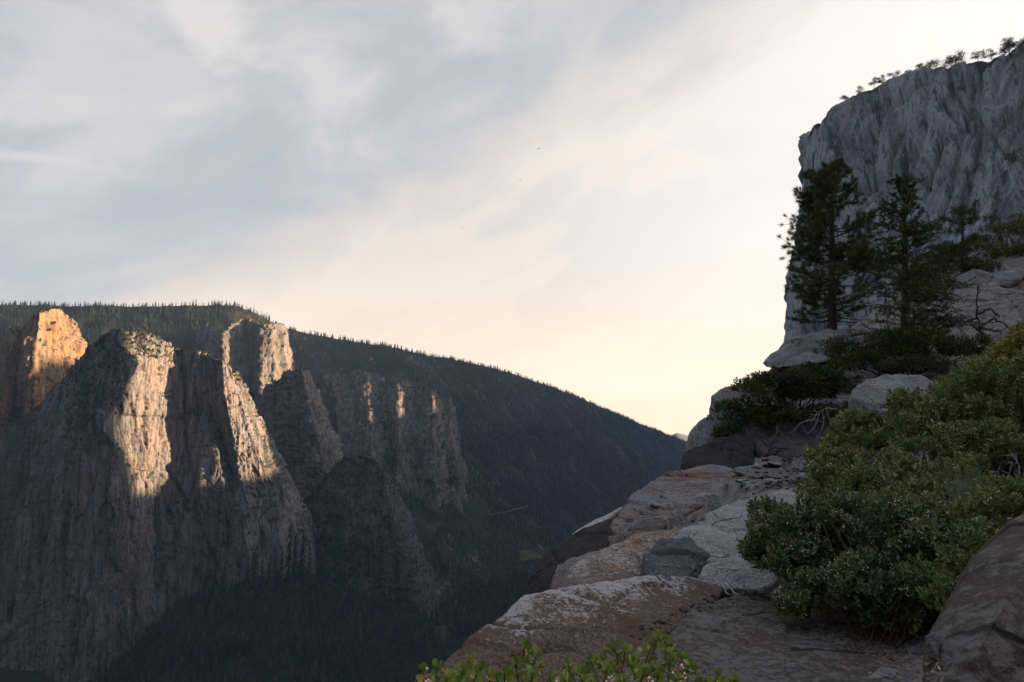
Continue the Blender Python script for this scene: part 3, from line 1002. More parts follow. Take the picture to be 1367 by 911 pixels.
for px, py, hp in foot:
    k = int(np.argmin([abs(np.mean([q[0] for q in L[:1]]) - px) for L in tal_lines]))
    Yt = np.interp(px, [L[0][0] for L in tal_lines], [L[0][2] for L in tal_lines]) - 20
    b = W(px, py, Yt)
    conifer_tree(b, hp * Yt / F_PX, random.randrange(4), 'tall black conifer at the foot of the sunlit cliff', 'conifers at the foot of the cliff', 0.95)

# meadow, road
def patch(name, pts, Yoff, mat, label):
    b = bmesh.new()
    vs = [b.verts.new(p) for p in pts]
    b.faces.new(vs)
    me = bpy.data.meshes.new(name); b.to_mesh(me); b.free()
    o = obj(name, me, mat, smooth=False)
    return tag(o, label, kind='structure')


def drape(px, py):
    """nearest hill point on the line of sight, used to lay the road along the slope"""
    d = W(px, py, 1.0)
    P = hill_g[8:].reshape(-1, 3)
    q = P[:, :1] * 0 + P[:, 1:2] * d
    k = np.argmin(((q - P) ** 2).sum(1))
    return P[k]


pts = []
for i in range(28):
    a = i / 28 * 6.283
    r = 1 + 0.22 * math.sin(3 * a + 1) + 0.12 * math.sin(7 * a)
    q = drape(706 + 16 * r * math.cos(a), 745 + 7 * r * math.sin(a))
    pts.append(tuple(q + np.array([0, -4, 9])))
patch('meadow', pts, 0, M['meadow'], 'pale green meadow clearing low on the valley slope')


g = Geo()
rp = [drape(px, py) for px, py in ((655, 692), (664, 690), (673, 689), (682, 687), (691, 685), (700, 683), (706, 681))]
rp = np.array([p + np.array([0, -14, 16]) for p in rp])
g.tube(rp, [2.0] * len(rp), 6)
tag(obj('road', g.mesh('road'), M['road']), 'short pale stretch of road cut across the wooded slope', kind='structure')

# ------------------------------------------------------------------ haze
def build_haze():
    me = bpy.data.meshes.new('haze')
    b = bmesh.new()
    x0, x1, y0, y1, z0, z1 = -9000, 9000, -300, 12800, FLOOR - 900, 1250
    bmesh.ops.create_cube(b, size=1)
    for v in b.verts:
        v.co = ((x0 + x1) / 2 + v.co.x * (x1 - x0), (y0 + y1) / 2 + v.co.y * (y1 - y0), (z0 + z1) / 2 + v.co.z * (z1 - z0))
    b.to_mesh(me); b.free()
    m = bpy.data.materials.new('haze')
    m.use_nodes = True
    nt = m.node_tree; nt.nodes.clear()
    out = nt.nodes.new('ShaderNodeOutputMaterial')
    pv = nt.nodes.new('ShaderNodeVolumePrincipled')
    pv.inputs['Color'].default_value = (0.42, 0.66, 1.0, 1)
    pv.inputs['Density'].default_value = HAZE
    pv.inputs['Anisotropy'].default_value = 0.2
    nt.links.new(pv.outputs[0], out.inputs['Volume'])
    o = obj('haze', me, m, smooth=False)
    tag(o, 'thin blue evening haze filling the valley', kind='stuff')


HAZE = 2.5e-5
build_haze()

#FOREGROUND#
# ------------------------------------------------------------------ foreground ledge
from mathutils.bvhtree import BVHTree

GP = [(600, 911, 5.0), (700, 870, 5.6), (760, 850, 6.0), (870, 880, 5.1), (1000, 911, 4.7), (1150, 905, 4.7), (1000, 812, 6.4), (900, 840, 5.9),
      (1150, 800, 6.4), (1250, 860, 5.2), (960, 780, 7.3), (800, 800, 7.0), (890, 745, 8.6), (1000, 745, 8.2), (1060, 668, 11), (960, 695, 10.3),
      (830, 695, 12), (790, 720, 11), (880, 655, 14), (950, 640, 14.6), (1000, 622, 15.5), (1110, 592, 17), (1050, 603, 16.4), (920, 626, 16.4),
      (1090, 625, 15), (1150, 575, 16.5), (1250, 515, 18.5), (1200, 490, 21), (1100, 452, 25), (1170, 443, 25.5), (1050, 470, 24), (1250, 428, 26.5),
      (1350, 435, 25), (1300, 400, 29.5), (1367, 380, 31), (1300, 345, 35), (1367, 325, 37), (1480, 300, 37), (1500, 400, 27), (1450, 500, 17),
      (1200, 700, 7.2), (1300, 620, 9.5), (1420, 560, 10), (1400, 780, 5), (1500, 640, 7), (1600, 500, 12), (1700, 600, 8),
      (1060, 462, 27), (1100, 455, 30), (1150, 440, 33), (1200, 412, 34.5), (1250, 388, 34), (1120, 440, 37), (960, 540, 20), (1000, 530, 20), (1080, 520, 20.5), (1030, 600, 17.5), (1120, 540, 19), (1020, 500, 22.5)]
C = np.array([W(*p) for p in GP])


def tps_fit(xy, z, lam=0.02):
    n = len(xy)
    d = np.linalg.norm(xy[:, None] - xy[None], axis=2)
    K_ = np.where(d > 0, d * d * np.log(d + 1e-9), 0) + lam * np.eye(n)
    P_ = np.concatenate([np.ones((n, 1)), xy], 1)
    A = np.block([[K_, P_], [P_.T, np.zeros((3, 3))]])
    return np.linalg.solve(A, np.concatenate([z, np.zeros(3)]))


tps_w = tps_fit(C[:, :2], C[:, 2], 0.4)


def tps(x, y):
    d2 = (x[..., None] - C[:, 0]) ** 2 + (y[..., None] - C[:, 1]) ** 2
    return (0.5 * d2 * np.log(d2 + 1e-9)) @ tps_w[:-3] + tps_w[-3] + tps_w[-2] * x + tps_w[-1] * y


EDGE = np.array([W(*p) for p in ((560, 930, 4.4), (600, 885, 5.2), (655, 838, 5.8), (705, 800, 6.6), (735, 770, 8), (745, 740, 10.2), (800, 700, 11.5), (830, 680, 12.5), (872, 640, 14.3),
                                 (905, 622, 16.2), (925, 590, 18), (955, 540, 20), (990, 505, 22), (1035, 470, 24), (1048, 455, 27), (1060, 440, 31), (1080, 420, 38))])


def edge_x(y):
    return np.interp(y, EDGE[:, 1], EDGE[:, 0])


ys = np.concatenate([np.linspace(-12, 2.6, 20), np.geomspace(2.7, 38.5, 260), np.linspace(39.5, 120, 24)])
us = np.concatenate([-np.geomspace(140, 0.35, 34), np.linspace(-0.3, 1.0, 240) ** 1 , np.geomspace(1.03, 9, 60)])
Gl = np.zeros((len(ys), len(us), 3))
yc = np.clip(ys, 4.2, 38)
ex = edge_x(yc)
wid = 0.85 * yc + 1.0
Xl = np.where(us[None] < 0, ex[:, None] + us[None] * np.where(us < -1, 1, 1)[None], ex[:, None] + us[None] * wid[:, None])
Gl[..., 0] = Xl
Gl[..., 1] = ys[:, None]
xc = np.clip(Xl, ex[:, None], ex[:, None] + 0.95 * yc[:, None] + 2)
zb = tps(xc, np.broadcast_to(yc[:, None], Xl.shape))
zb = np.clip(zb, -2.6, 14) - 0.014 * yc[:, None]
zb += np.clip(Xl - xc, 0, 200) * 0.55 - np.clip(np.clip(Xl - xc, 0, 200) - 130, 0, 200) * 0.5
over = np.clip(ex[:, None] - Xl, 0, 400)
zb -= 3.6 * over ** 1.08
zb -= np.clip(ys[:, None] - 38, 0, 100) * 0.55
zb -= np.clip(4.2 - ys[:, None], 0, 100) * 0.12
Gl[..., 2] = zb
Pn = Gl.reshape(-1, 3)
near = np.clip(over, 0, 3).reshape(-1) / 3
dz = 0.10 * fbm(Pn / np.array([1.6, 1.6, 1.6]), 4, 301) + 0.05 * ridged(Pn / 0.7, 3, 305) + 0.9 * near * fbm(Pn / 4, 3, 309)
f1, e, rid = worley(Pn / np.array([1.3, 1.0, 1.3]) + 0.2 * fbm(Pn, 2, 6)[:, None], 311)
dz += (rid - 0.5) * 0.12 - 0.10 * np.clip(0.07 - e, 0, 1) / 0.07
Gl[..., 2] += (dz * np.clip(Pn[:, 1] / 8, 0.35, 1.5)).reshape(zb.shape)
M['ledge'] = rock_mat('granite_ledge', (0.13, 0.132, 0.138), (0.115, 0.075, 0.056), 0.9, 0.3, 0.9)
M['rock_grey'] = rock_mat('granite_grey', (0.25, 0.25, 0.245), (0.20, 0.17, 0.14), 0.35, 0.55, 1.0)
M['rock_dark'] = rock_mat('granite_dark_grey', (0.105, 0.10, 0.10), (0.075, 0.06, 0.052), 0.6, 0.25, 0.9)  # darker grey granite for steep faces and loose stones
M['rock_brown'] = rock_mat('granite_brown', (0.145, 0.108, 0.085), (0.115, 0.07, 0.05), 0.8, 1.0, 1.0, lichen_grad=1.7)
M['rock_black'] = rock_mat('granite_black', (0.035, 0.033, 0.034), (0.028, 0.025, 0.024), 0.6, 0.0, 0.8)  # near-black base colour for two rocks at the drop
M['rock_speckle'] = rock_mat('granite_speckled', (0.085, 0.09, 0.095), (0.06, 0.06, 0.06), 0.5, 0.8, 2.2, dark=(0.02, 0.02, 0.022), dark_amt=0.8, top_lichen=False)
M['rock_mid'] = rock_mat('granite_mid', (0.16, 0.163, 0.168), (0.13, 0.11, 0.10), 0.4, 0.5, 1.0, dark_amt=0.5)
M['rock_red'] = rock_mat('granite_rust', (0.20, 0.145, 0.11), (0.145, 0.075, 0.048), 0.75, 0.75, 1.2)
M['rock_patina'] = rock_mat('granite_patina', (0.066, 0.055, 0.049), (0.046, 0.035, 0.030), 0.7, 0.5, 0.8, dark_amt=0.25, contrast=0.45, lichen_col=(0.16, 0.15, 0.14))
M['rock_tan'] = rock_mat('granite_tan', (0.155, 0.15, 0.152), (0.13, 0.108, 0.098), 0.7, 0.3, 0.8, dark_amt=0.6)
M['rock_pale'] = rock_mat('granite_pale', (0.42, 0.40, 0.37), (0.30, 0.27, 0.24), 0.3, 0.3, 1.0, dark_amt=0.15)
M['rock_orange'] = rock_mat('stone_orange', (0.32, 0.16, 0.09), (0.22, 0.11, 0.07), 0.5, 0.2, 3.0)
M['rock_blue'] = rock_mat('stone_bluegrey', (0.17, 0.20, 0.22), (0.13, 0.13, 0.13), 0.4, 0.3, 3.0)
ledge_me = grid_mesh('rock_ledge', Gl[::-1])
tag(obj('ledge', ledge_me, M['ledge']), 'sloping granite ledge that climbs from the viewer to the pines', kind='structure')
_lv = [tuple(v) for v in Gl[::-1].reshape(-1, 3)]
_lf = [tuple(p.vertices) for p in ledge_me.polygons]
BVH = BVHTree.FromPolygons(_lv, _lf)
ALLV, ALLF, ALLN = [np.array(_lv)], [_lf], [len(_lv)]


def ground(x, y):
    h = BVH.ray_cast(Vector((x, y, 60)), Vector((0, 0, -1)))
    return h[0].z if h[0] else 0.0


def on_ground(px, py):
    d = Vector(W(px, py, 1.0)).normalized()
    h = BVH.ray_cast(Vector((0, 0, 0)), d)
    return (np.array(h[0]), np.array(h[1])) if h[0] else (None, None)


def rock_mesh(name, pts, seed, edge, smooth=3, rough=0.03, facets=0.05, scale=None, grow=1.03):
    """hull of the given points, refined, softened and weathered"""
    bm = bmesh.new()
    vs = [bm.verts.new(p) for p in pts]
    r = bmesh.ops.convex_hull(bm, input=vs)
    bmesh.ops.delete(bm, geom=[v for v in bm.verts if not v.link_faces], context='VERTS')
    for e in list(bm.edges):
        pass
    for _ in range(9):
        bmesh.ops.triangulate(bm, faces=[f for f in bm.faces if len(f.verts) > 3])
        le = [e for e in bm.edges if e.calc_length() > edge * 1.6]
        if not le or len(bm.verts) > 26000: break
        bmesh.ops.subdivide_edges(bm, edges=le, cuts=1)
    bmesh.ops.triangulate(bm, faces=[f for f in bm.faces if len(f.verts) > 3])
    for _ in range(smooth):
        bmesh.ops.smooth_vert(bm, verts=bm.verts, factor=0.5, use_axis_x=True, use_axis_y=True, use_axis_z=True)
    bm.normal_update()
    V = np.array([v.co[:] for v in bm.verts]); N = np.array([v.normal[:] for v in bm.verts])
    c = V.mean(0)
    V = c + (V - c) * grow
    sz = (V.max(0) - V.min(0)).max() if scale is None else scale
    q = V / sz + seed * 3.7
    d = facets * sz * fbm(q * 2.0, 3, seed) + rough * sz * (fbm(q * 7, 4, seed + 3, 0.6) + 0.5 * ridged(q * 5, 3, seed + 5) - 0.4)
    f1, e, rid = worley(q * 3.2 + 0.25 * fbm(q * 3, 2, seed + 9)[:, None], seed + 7)
    d += rough * sz * ((rid - 0.5) * 1.2 - 0.8 * np.clip(0.09 - e, 0, 1) / 0.09)
    V = V + N * d[:, None]
    F_ = np.array([[v.index for v in f.verts] for f in bm.faces])
    bm.free()
    return V, F_


def rock(name, pts, mat, label, cat='boulder', seed=1, depth=0.0, px_edge=3.0, sink=0.0, **kw):
    """boulder through photo outline points (px,py,Y); depth pushes a copy of the outline back along the sight lines"""
    Pw = [W(*p) for p in pts]
    if depth:
        c = np.mean(Pw, 0)
        for p in list(Pw):
            q = p * (1 + depth / p[1])
            Pw.append(c * (1 + depth / c[1]) + (q - c * (1 + depth / c[1])) * 0.82)
    if sink:
        low = sorted(Pw, key=lambda p: p[2])[:max(3, len(Pw) // 2)]
        Pw += [p + np.array([0, 0.1 * sink, -sink]) for p in low]
    Ym = np.mean([p[1] for p in Pw])
    V, F_ = rock_mesh(name, Pw, seed, Ym * px_edge / F_PX, **kw)
    org = np.array([V[:, 0].mean(), V[:, 1].mean(), V[:, 2].min()])
    o = obj(name, mesh_np(name, V - org, [F_]), M[mat])
    o.location = org
    ALLV.append(V); ALLF.append([tuple(int(i) + ALLN[0] for i in t) for t in F_]); ALLN[0] += len(V)
    return tag(o, label, cat)


# front slab with its brown lower face and lichen crown
rock('granite_slab', [(592, 893, 5.1), (652, 838, 5.5), (700, 800, 6.0), (735, 790, 6.4), (800, 792, 6.7), (865, 775, 7.0), (925, 776, 7.2), (966, 784, 7.2), (955, 803, 6.7),
                      (905, 835, 6.1), (850, 868, 5.6), (790, 915, 5.0), (700, 940, 4.75), (600, 925, 4.8), (700, 850, 5.35), (800, 838, 5.75)],
     'rock_brown', 'broad brown slab crusted with pale lichen at the front edge', 'slab', 11, sink=1.2, px_edge=2.6, smooth=5, rough=0.012, facets=0.03)
rock('granite_slab', [(845, 915, 4.9), (880, 860, 5.5), (930, 812, 6.2), (1000, 792, 6.6), (1090, 800, 6.5), (1180, 850, 5.6), (1260, 900, 5.0), (1200, 960, 4.3), (900, 960, 4.3), (1020, 850, 5.6)],
     'rock_patina', 'low dark brown slab below the big manzanita', 'slab', 12, sink=0.8, smooth=6, rough=0.008, facets=0.02)
rock('boulder', [(728, 797, 8.2), (760, 765, 8.6), (800, 738, 9.0), (850, 716, 9.4), (905, 712, 9.5), (900, 775, 8.2), (850, 785, 7.9), (790, 795, 7.9)],
     'rock_red', 'rust red boulder mottled with lichen behind the front slab', 'boulder', 13, sink=0.8, depth=0.9, smooth=4, rough=0.015)
rock('boulder', [(858, 776, 7.9), (862, 745, 8.2), (882, 722, 8.6), (920, 718, 8.7), (945, 742, 8.2), (930, 772, 7.8), (895, 780, 7.7)],
     'rock_speckle', 'dark rough broken rock face beside the rust boulder', 'boulder', 14, sink=0.4, depth=0.9, smooth=2, rough=0.03, facets=0.06)
rock('granite_slab', [(885, 722, 8.9), (930, 695, 9.9), (985, 668, 11), (1050, 656, 11.6), (1110, 655, 11.8), (1090, 700, 9.6), (1040, 752, 8.1), (985, 760, 7.9), (940, 745, 8.2)],
     'rock_grey', 'large pale grey slab of clean granite beside the big manzanita', 'slab', 15, sink=0.7, px_edge=2.6, smooth=5, rough=0.010, facets=0.025)
rock('boulder', [(930, 778, 7.3), (936, 758, 7.5), (960, 750, 7.7), (1010, 752, 7.7), (1040, 765, 7.4), (1030, 785, 7.1), (960, 785, 7.1)],
     'rock_grey', 'small flat grey block wedged under the pale slab', 'boulder', 16, sink=0.3, depth=0.4, smooth=3, rough=0.02)
rock('boulder', [(700, 800, 10.4), (712, 762, 10.8), (738, 733, 11.2), (780, 706, 11.6), (812, 694, 11.8), (818, 722, 11.2), (800, 745, 10.5), (745, 800, 9.6)],
     'rock_black', 'black rock face hanging over the valley edge', 'boulder', 17, sink=1.6, depth=0.8, smooth=2, rough=0.015, facets=0.02)
rock('granite_slab', [(752, 722, 11.9), (790, 697, 12.3), (832, 677, 12.9), (838, 682, 13.2), (800, 708, 12.2), (770, 722, 11.9)],
     'rock_pale', 'thin bright pale slab along the drop above the black face', 'slab', 18, sink=0.25, depth=0.3, smooth=2, rough=0.01)
rock('granite_slab', [(815, 705, 11.6), (840, 668, 13.2), (885, 632, 15.2), (950, 622, 16), (1000, 630, 15.6), (985, 650, 14.5), (930, 668, 13.2), (880, 700, 11.6), (845, 722, 10.8)],
     'ledge', 'brown weathered slab along the edge of the ledge', 'slab', 19, sink=0.5, smooth=5, rough=0.010, facets=0.02)
rock('boulder', [(840, 705, 11.2), (862, 692, 11.6), (885, 690, 11.6), (890, 700, 11.2), (870, 716, 10.7), (848, 720, 10.6)],
     'rock_patina', 'low rounded brown hump on the edge slab', 'boulder', 20, sink=0.3, depth=0.5, smooth=4, rough=0.015)
rock('boulder', [(906, 628, 16.6), (913, 604, 17.0), (955, 588, 17.4), (985, 580, 17.6), (1006, 590, 17.4), (1008, 615, 16.6), (975, 626, 16.2), (930, 632, 16.2)],
     'rock_black', 'dark wedge shaped block at the edge of the ledge below the shrubs', 'boulder', 21, sink=0.7, depth=1.6, smooth=2, rough=0.018, facets=0.03)
rock('boulder', [(914, 605, 18.0), (920, 582, 18.4), (938, 562, 18.8), (965, 550, 19), (1000, 552, 19), (1000, 585, 18.2), (950, 596, 17.9)],
     'rock_tan', 'smooth rounded tan boulder leaning out over the valley', 'boulder', 22, sink=1.0, depth=1.8, smooth=5, rough=0.012)
rock('boulder', [(947, 552, 19.6), (950, 532, 20), (968, 517, 20.4), (1000, 508, 20.8), (1020, 520, 20.6), (1015, 552, 19.8), (975, 560, 19.4)],
     'rock_tan', 'rounded grey tan boulder at the skyline behind dark shrubs', 'boulder', 23, sink=1.2, depth=1.8, smooth=4, rough=0.02)
rock('boulder', [(990, 600, 17.6), (1000, 560, 18.2), (1060, 545, 18.6), (1120, 545, 18.6), (1135, 580, 17.8), (1110, 602, 17.2), (1050, 612, 17)],
     'rock_dark', 'steep dark grey rock face behind the rubble', 'boulder', 24, sink=0.6, depth=1.6, smooth=2, rough=0.02, facets=0.04)
rock('granite_slab', [(1018, 484, 22.5), (1030, 470, 23), (1058, 455, 23.6), (1100, 443, 24.4), (1168, 434, 25), (1215, 440, 25), (1200, 472, 23), (1130, 476, 22.6), (1060, 488, 22.2), (1030, 492, 22.2)],
     'rock_mid', 'overhanging grey slab jutting into the sky under the pine', 'slab', 25, depth=2.4, smooth=4, rough=0.014, facets=0.02)
rock('granite_slab', [(1052, 500, 22.0), (1062, 488, 22.4), (1110, 481, 22.8), (1150, 482, 22.8), (1150, 505, 21.6), (1080, 512, 21.4)],
     'rock_dark', 'thin slab tucked under the overhanging grey slab', 'slab', 26, sink=0.8, depth=1.8, smooth=3, rough=0.014)
rock('boulder', [(1136, 535, 15.4), (1150, 510, 16.0), (1185, 499, 16.4), (1230, 500, 16.4), (1262, 518, 16), (1250, 545, 15), (1180, 548, 14.9)],
     'rock_mid', 'domed grey boulder between the dark shrubs and the big manzanita', 'boulder', 27, sink=0.7, depth=1.4, smooth=5, rough=0.012)
rock('boulder', [(1295, 500, 16.5), (1310, 482, 17), (1340, 478, 17), (1350, 500, 16.4), (1320, 515, 16)],
     'rock_grey', 'small pale boulder half hidden behind the big manzanita', 'boulder', 28, sink=0.6, depth=1.0, smooth=4, rough=0.015)
rock('boulder', [(1232, 905, 2.75), (1236, 860, 2.85), (1258, 820, 3.0), (1285, 770, 3.2), (1310, 735, 3.35), (1345, 700, 3.5), (1390, 672, 3.6), (1480, 690, 3.5), (1480, 940, 2.5), (1300, 940, 2.5), (1245, 925, 2.6), (1340, 800, 2.75), (1300, 870, 2.6)],
     'rock_patina', 'big dark brown boulder in the near right corner', 'boulder', 29, depth=1.0, px_edge=2.6, smooth=6, rough=0.007, facets=0.03)
rock('stone', [(1240, 878, 2.72), (1236, 850, 2.78), (1246, 842, 2.8), (1258, 860, 2.74), (1252, 884, 2.7)],
     'rock_dark', 'small grey knob on the left side of the near right boulder', 'stone', 30, depth=0.12, smooth=3, rough=0.02)
# layered outcrop up the slope
STR = [([(1205, 470, 24.6), (1225, 442, 25.4), (1290, 428, 26), (1370, 432, 26), (1460, 440, 25), (1440, 478, 23), (1300, 480, 23)], 'lowest smooth tan shelf of the layered outcrop', 'rock_tan', 31),
       ([(1212, 436, 27), (1222, 414, 27.6), (1262, 408, 28), (1310, 412, 28), (1320, 432, 26.8), (1260, 440, 26.4)], 'lumpy pale block in the layered outcrop left of the dead sapling', 'rock_tan', 32),
       ([(1290, 432, 27), (1325, 412, 28), (1380, 402, 28.4), (1460, 405, 28), (1450, 440, 26.4), (1340, 444, 26.2)], 'broad tan block in the layered outcrop right of the dead sapling', 'rock_tan', 33),
       ([(1218, 414, 29), (1240, 400, 29.4), (1300, 396, 29.8), (1372, 404, 29.4), (1350, 414, 28.8), (1260, 420, 28.4)], 'second thin shelf of the layered outcrop', 'rock_tan', 34),
       ([(1232, 400, 30), (1262, 388, 30.8), (1330, 384, 31), (1380, 392, 30.6), (1370, 402, 29.8), (1270, 406, 29.6)], 'long thin top shelf of the layered outcrop', 'rock_tan', 35),
       ([(1270, 392, 31.4), (1276, 372, 31.8), (1300, 360, 32.2), (1322, 366, 32), (1318, 388, 31.2)], 'pile of rounded grey rocks at the left top of the layered outcrop', 'rock_mid', 36),
       ([(1306, 382, 31.6), (1330, 366, 32.2), (1360, 358, 32.4), (1380, 362, 32.2), (1350, 376, 31.6), (1320, 386, 31.2)], 'slanting grey slab at the top of the layered outcrop', 'rock_mid', 37),
       ([(1330, 398, 31.4), (1340, 378, 32), (1400, 368, 32.4), (1450, 380, 32), (1440, 404, 30.6)], 'bluish grey block at the right frame edge in the layered outcrop', 'rock_blue', 38)]
for pts, lab, mt, sd_ in STR:
    rock('rock_shelf', pts, mt, lab, 'rock', sd_, depth=1.6, smooth=2, rough=0.018, facets=0.03, sink=0.25)

BVH = BVHTree.FromPolygons([tuple(v) for v in np.concatenate(ALLV)], [t for l_ in ALLF for t in l_])
# loose stones
def stone_base(seed, flat):
    r = np.random.default_rng(seed)
    p = r.normal(size=(13, 3)); p /= np.linalg.norm(p, axis=1)[:, None]
    p *= np.array([1, 0.75, flat]) * r.uniform(0.75, 1.1, (13, 1))
    V, F_ = rock_mesh('stone', p * 0.5, seed, 0.13, smooth=1, rough=0.02, facets=0.05)
    return V, F_


SB = [stone_base(400 + i, f) for i, f in enumerate((0.5, 0.3, 0.65, 0.4, 0.25, 0.55))]
SM = {}
for mt in ('rock_grey', 'ledge', 'rock_dark', 'rock_pale', 'rock_orange', 'rock_blue', 'rock_patina', 'rock_tan'):
    for i, (V, F_) in enumerate(SB):
        me = mesh_np('stone', V, [F_]); me.materials.append(M[mt])
        me.polygons.foreach_set('use_smooth', np.ones(len(me.polygons), bool))
        SM[mt, i] = me


def stone(px, py, wpx, mt, label, group=None, k=None, sc=(1, 1, 1)):
    p, nrm = on_ground(px, py)
    if p is None or p[1] > 60: return None
    s = wpx * p[1] / F_PX
    o = bpy.data.objects.new('stone', SM[mt, random.randrange(6) if k is None else k])
    COL.objects.link(o)
    o.location = tuple(p + np.array([0, 0, 0.10 * s]))
    o.scale = tuple(s * v for v in sc)
    o.rotation_euler = (random.uniform(-0.25, 0.25), random.uniform(-0.25, 0.25), random.uniform(0, 6.28))
    return tag(o, label, 'stone', group)


stone(1082, 611, 13, 'rock_pale', 'round pale stone at the right edge of the rubble beside the manzanita', None, 2)
stone(1096, 588, 20, 'rock_grey', 'largest grey stone at the top of the rubble', None, 0)
stone(1022, 615, 15, 'rock_orange', 'orange tinted stone in the rubble', None, 0)
stone(1035, 622, 34, 'rock_blue', 'long flat greenish grey stone in the middle of the rubble', None, 4)
stone(1010, 621, 12, 'rock_pale', 'small pale stone just left of the orange stone', None, 2)
stone(875, 676, 20, 'rock_blue', 'flat bluish stone lying on the edge slab', None, 3)
stone(884, 664, 11, 'rock_grey', 'small angular grey stone just behind the flat bluish stone', None, 2)
stone(881, 702, 6, 'rock_pale', 'tiny white stone on the brown hump', None, 2)
stone(1072, 640, 26, 'rock_blue', 'dark bluish stone beside the manzanita at the lower rubble', None, 0)
stone(1030, 646, 26, 'rock_grey', 'wide grey stone at the foot of the rubble', None, 3)
for i in range(240):
    a = random.random()
    px = 985 + 135 * random.random()
    py = 588 + 66 * random.random()
    if (px - 985) / 135 * -42 + 634 > py + 8 * random.random(): continue
    stone(px, py, random.choice((6, 7, 8, 9, 11, 14, 19)) * random.uniform(0.8, 1.3), random.choice(('rock_grey', 'rock_pale', 'ledge', 'rock_dark', 'rock_grey', 'rock_blue')),
          'small grey granite stone lying in the rubble patch on the ledge', 'loose stones of the rubble patch', None, (1, 1, random.uniform(0.6, 1.0)))
for i in range(46):
    t_ = random.random()
    px = 850 + 115 * t_ + random.uniform(-12, 12); py = 846 - 52 * t_ + random.uniform(-6, 9)
    stone(px, py, random.uniform(5, 10), random.choice(('rock_grey', 'rock_dark', 'ledge')), 'small pebble in the crack between the front slab and the dark brown slab', 'pebbles in the crack')

# dry leaves and grit lying under the manzanita
def litter(name, n, zone, mat, ln, label, seed):
    r = np.random.default_rng(seed)
    V, Fq, k = [], [], 0
    while k < n:
        px, py = zone(r)
        p, nn = on_ground(px, py)
        if p is None: k += 1; continue
        a = r.uniform(0, 6.283)
        u = np.array([math.cos(a), math.sin(a), 0]); u = u - nn * (u @ nn); u /= np.linalg.norm(u)
        w = np.cross(nn, u)
        L = ln * r.uniform(0.5, 1.3)
        c_ = p + nn * 0.006
        V += [c_ - u * L, c_ + w * L * 0.4 + nn * L * 0.25, c_ + u * L + nn * L * 0.1, c_ - w * L * 0.4 + nn * L * 0.2]
        Fq.append([4 * len(Fq) + q for q in range(4)]); k += 1
    tag(obj(name, mesh_np(name, np.array(V), [np.array(Fq)]), mat, smooth=False), label, kind='stuff')


def under(r):
    t_ = r.random()
    return 950 + 290 * t_ + r.normal() * 14, 800 + 85 * t_ ** 1.5 + abs(r.normal()) * 16


M['litter'] = leaf_mat('dry_leaves', (0.13, 0.085, 0.05), (0.17, 0.12, 0.08), (0.24, 0.18, 0.12), 0.8, 3.0, 0.0)
litter('leaf_litter', 800, under, M['litter'], 0.012, 'dry leaf litter lying on the rock under the big manzanita', 700)
for i in range(40):
    px, py = under(np.random.default_rng(800 + i))
    stone(px, py, random.uniform(4, 8), random.choice(('rock_grey', 'rock_dark', 'rock_tan')), 'small pebble lying with dry leaves under the big manzanita', 'pebbles under the manzanita')

# ------------------------------------------------------------------ plants
LEAF_S = (np.array([[0, 0, 0], [.33, .40, .07], [.74, .36, .06], [1, 0, 0], [.74, -.36, .06], [.33, -.40, .07]]), [np.array([[0, 1, 2, 3], [0, 3, 4, 5]])])
LEAF_N = (np.array([[0, 0, 0], [.12, .13, .02], [.3, .36, .05], [.55, .46, .07], [.8, .38, .06], [.95, .17, .03], [1, 0, 0],
                    [.95, -.17, .03], [.8, -.38, .06], [.55, -.46, .07], [.3, -.36, .05], [.12, -.13, .02]]),
          [np.array([[0, 1, 2, 3, 4, 5, 6], [0, 6, 7, 8, 9, 10, 11]])])
NEEDLE = (np.array([[0, .5, 0], [0, -.5, 0], [1, 0, 0]]), [np.array([[0, 1, 2]])])
SPRAY = (np.array([[0, 0, 0], [.5, .5, 0.05], [1, 0, 0], [.5, -.5, 0.05]]), [np.array([[0, 1, 2, 3]])])


def unit(v):
    return v / (np.linalg.norm(v, axis=-1, keepdims=True) + 1e-9)


def place_leaves(geo, P, D, length, width, leaf, rng, up=0.3):
    """leaves at P pointing along D"""
    n = len(P)
    D = unit(D)
    R_ = unit(rng.normal(size=(n, 3)) + np.array([0, 0, up]))
    S_ = unit(np.cross(D, R_))
    Nn = np.cross(S_, D)
    L = np.broadcast_to(np.asarray(length, float), (n,))[:, None, None]
    Wd = np.broadcast_to(np.asarray(width, float), (n,))[:, None, None]
    V0, Fs = leaf
    Q = P[:, None] + D[:, None] * V0[None, :, :1] * L + S_[:, None] * V0[None, :, 1:2] * Wd + Nn[:, None] * V0[None, :, 2:3] * Wd
    m = len(V0)
    for F0 in Fs:
        geo.add(Q.reshape(-1, 3), (F0[None] + (np.arange(n) * m)[:, None, None]).reshape(-1, F0.shape[1]))


def rosettes(geo, tips, dirs, nleaf, ln, wd, leaf, rng, shoot=2.0):
    """a whorl of leaves round each shoot"""
    n = len(tips)
    d = unit(dirs)
    a = unit(np.cross(d, rng.normal(size=(n, 3))))
    b = np.cross(d, a)
    k = np.arange(nleaf)
    ang = k * 2.4 + rng.uniform(0, 6.28, (n, 1))
    el = np.linspace(0.25, 1.15, nleaf)[None] + rng.normal(0, 0.15, (n, nleaf))
    rad = a[:, None] * np.cos(ang)[..., None] + b[:, None] * np.sin(ang)[..., None]
    D = d[:, None] * np.sin(el)[..., None] + rad * np.cos(el)[..., None]
    pos = tips[:, None] - d[:, None] * (shoot * ln * (1 - np.linspace(0, 1, nleaf))[None, :, None])
    sz = ln * rng.uniform(0.7, 1.15, (n, nleaf))
    place_leaves(geo, pos.reshape(-1, 3), D.reshape(-1, 3), sz.ravel(), (sz * wd).ravel(), leaf, rng)


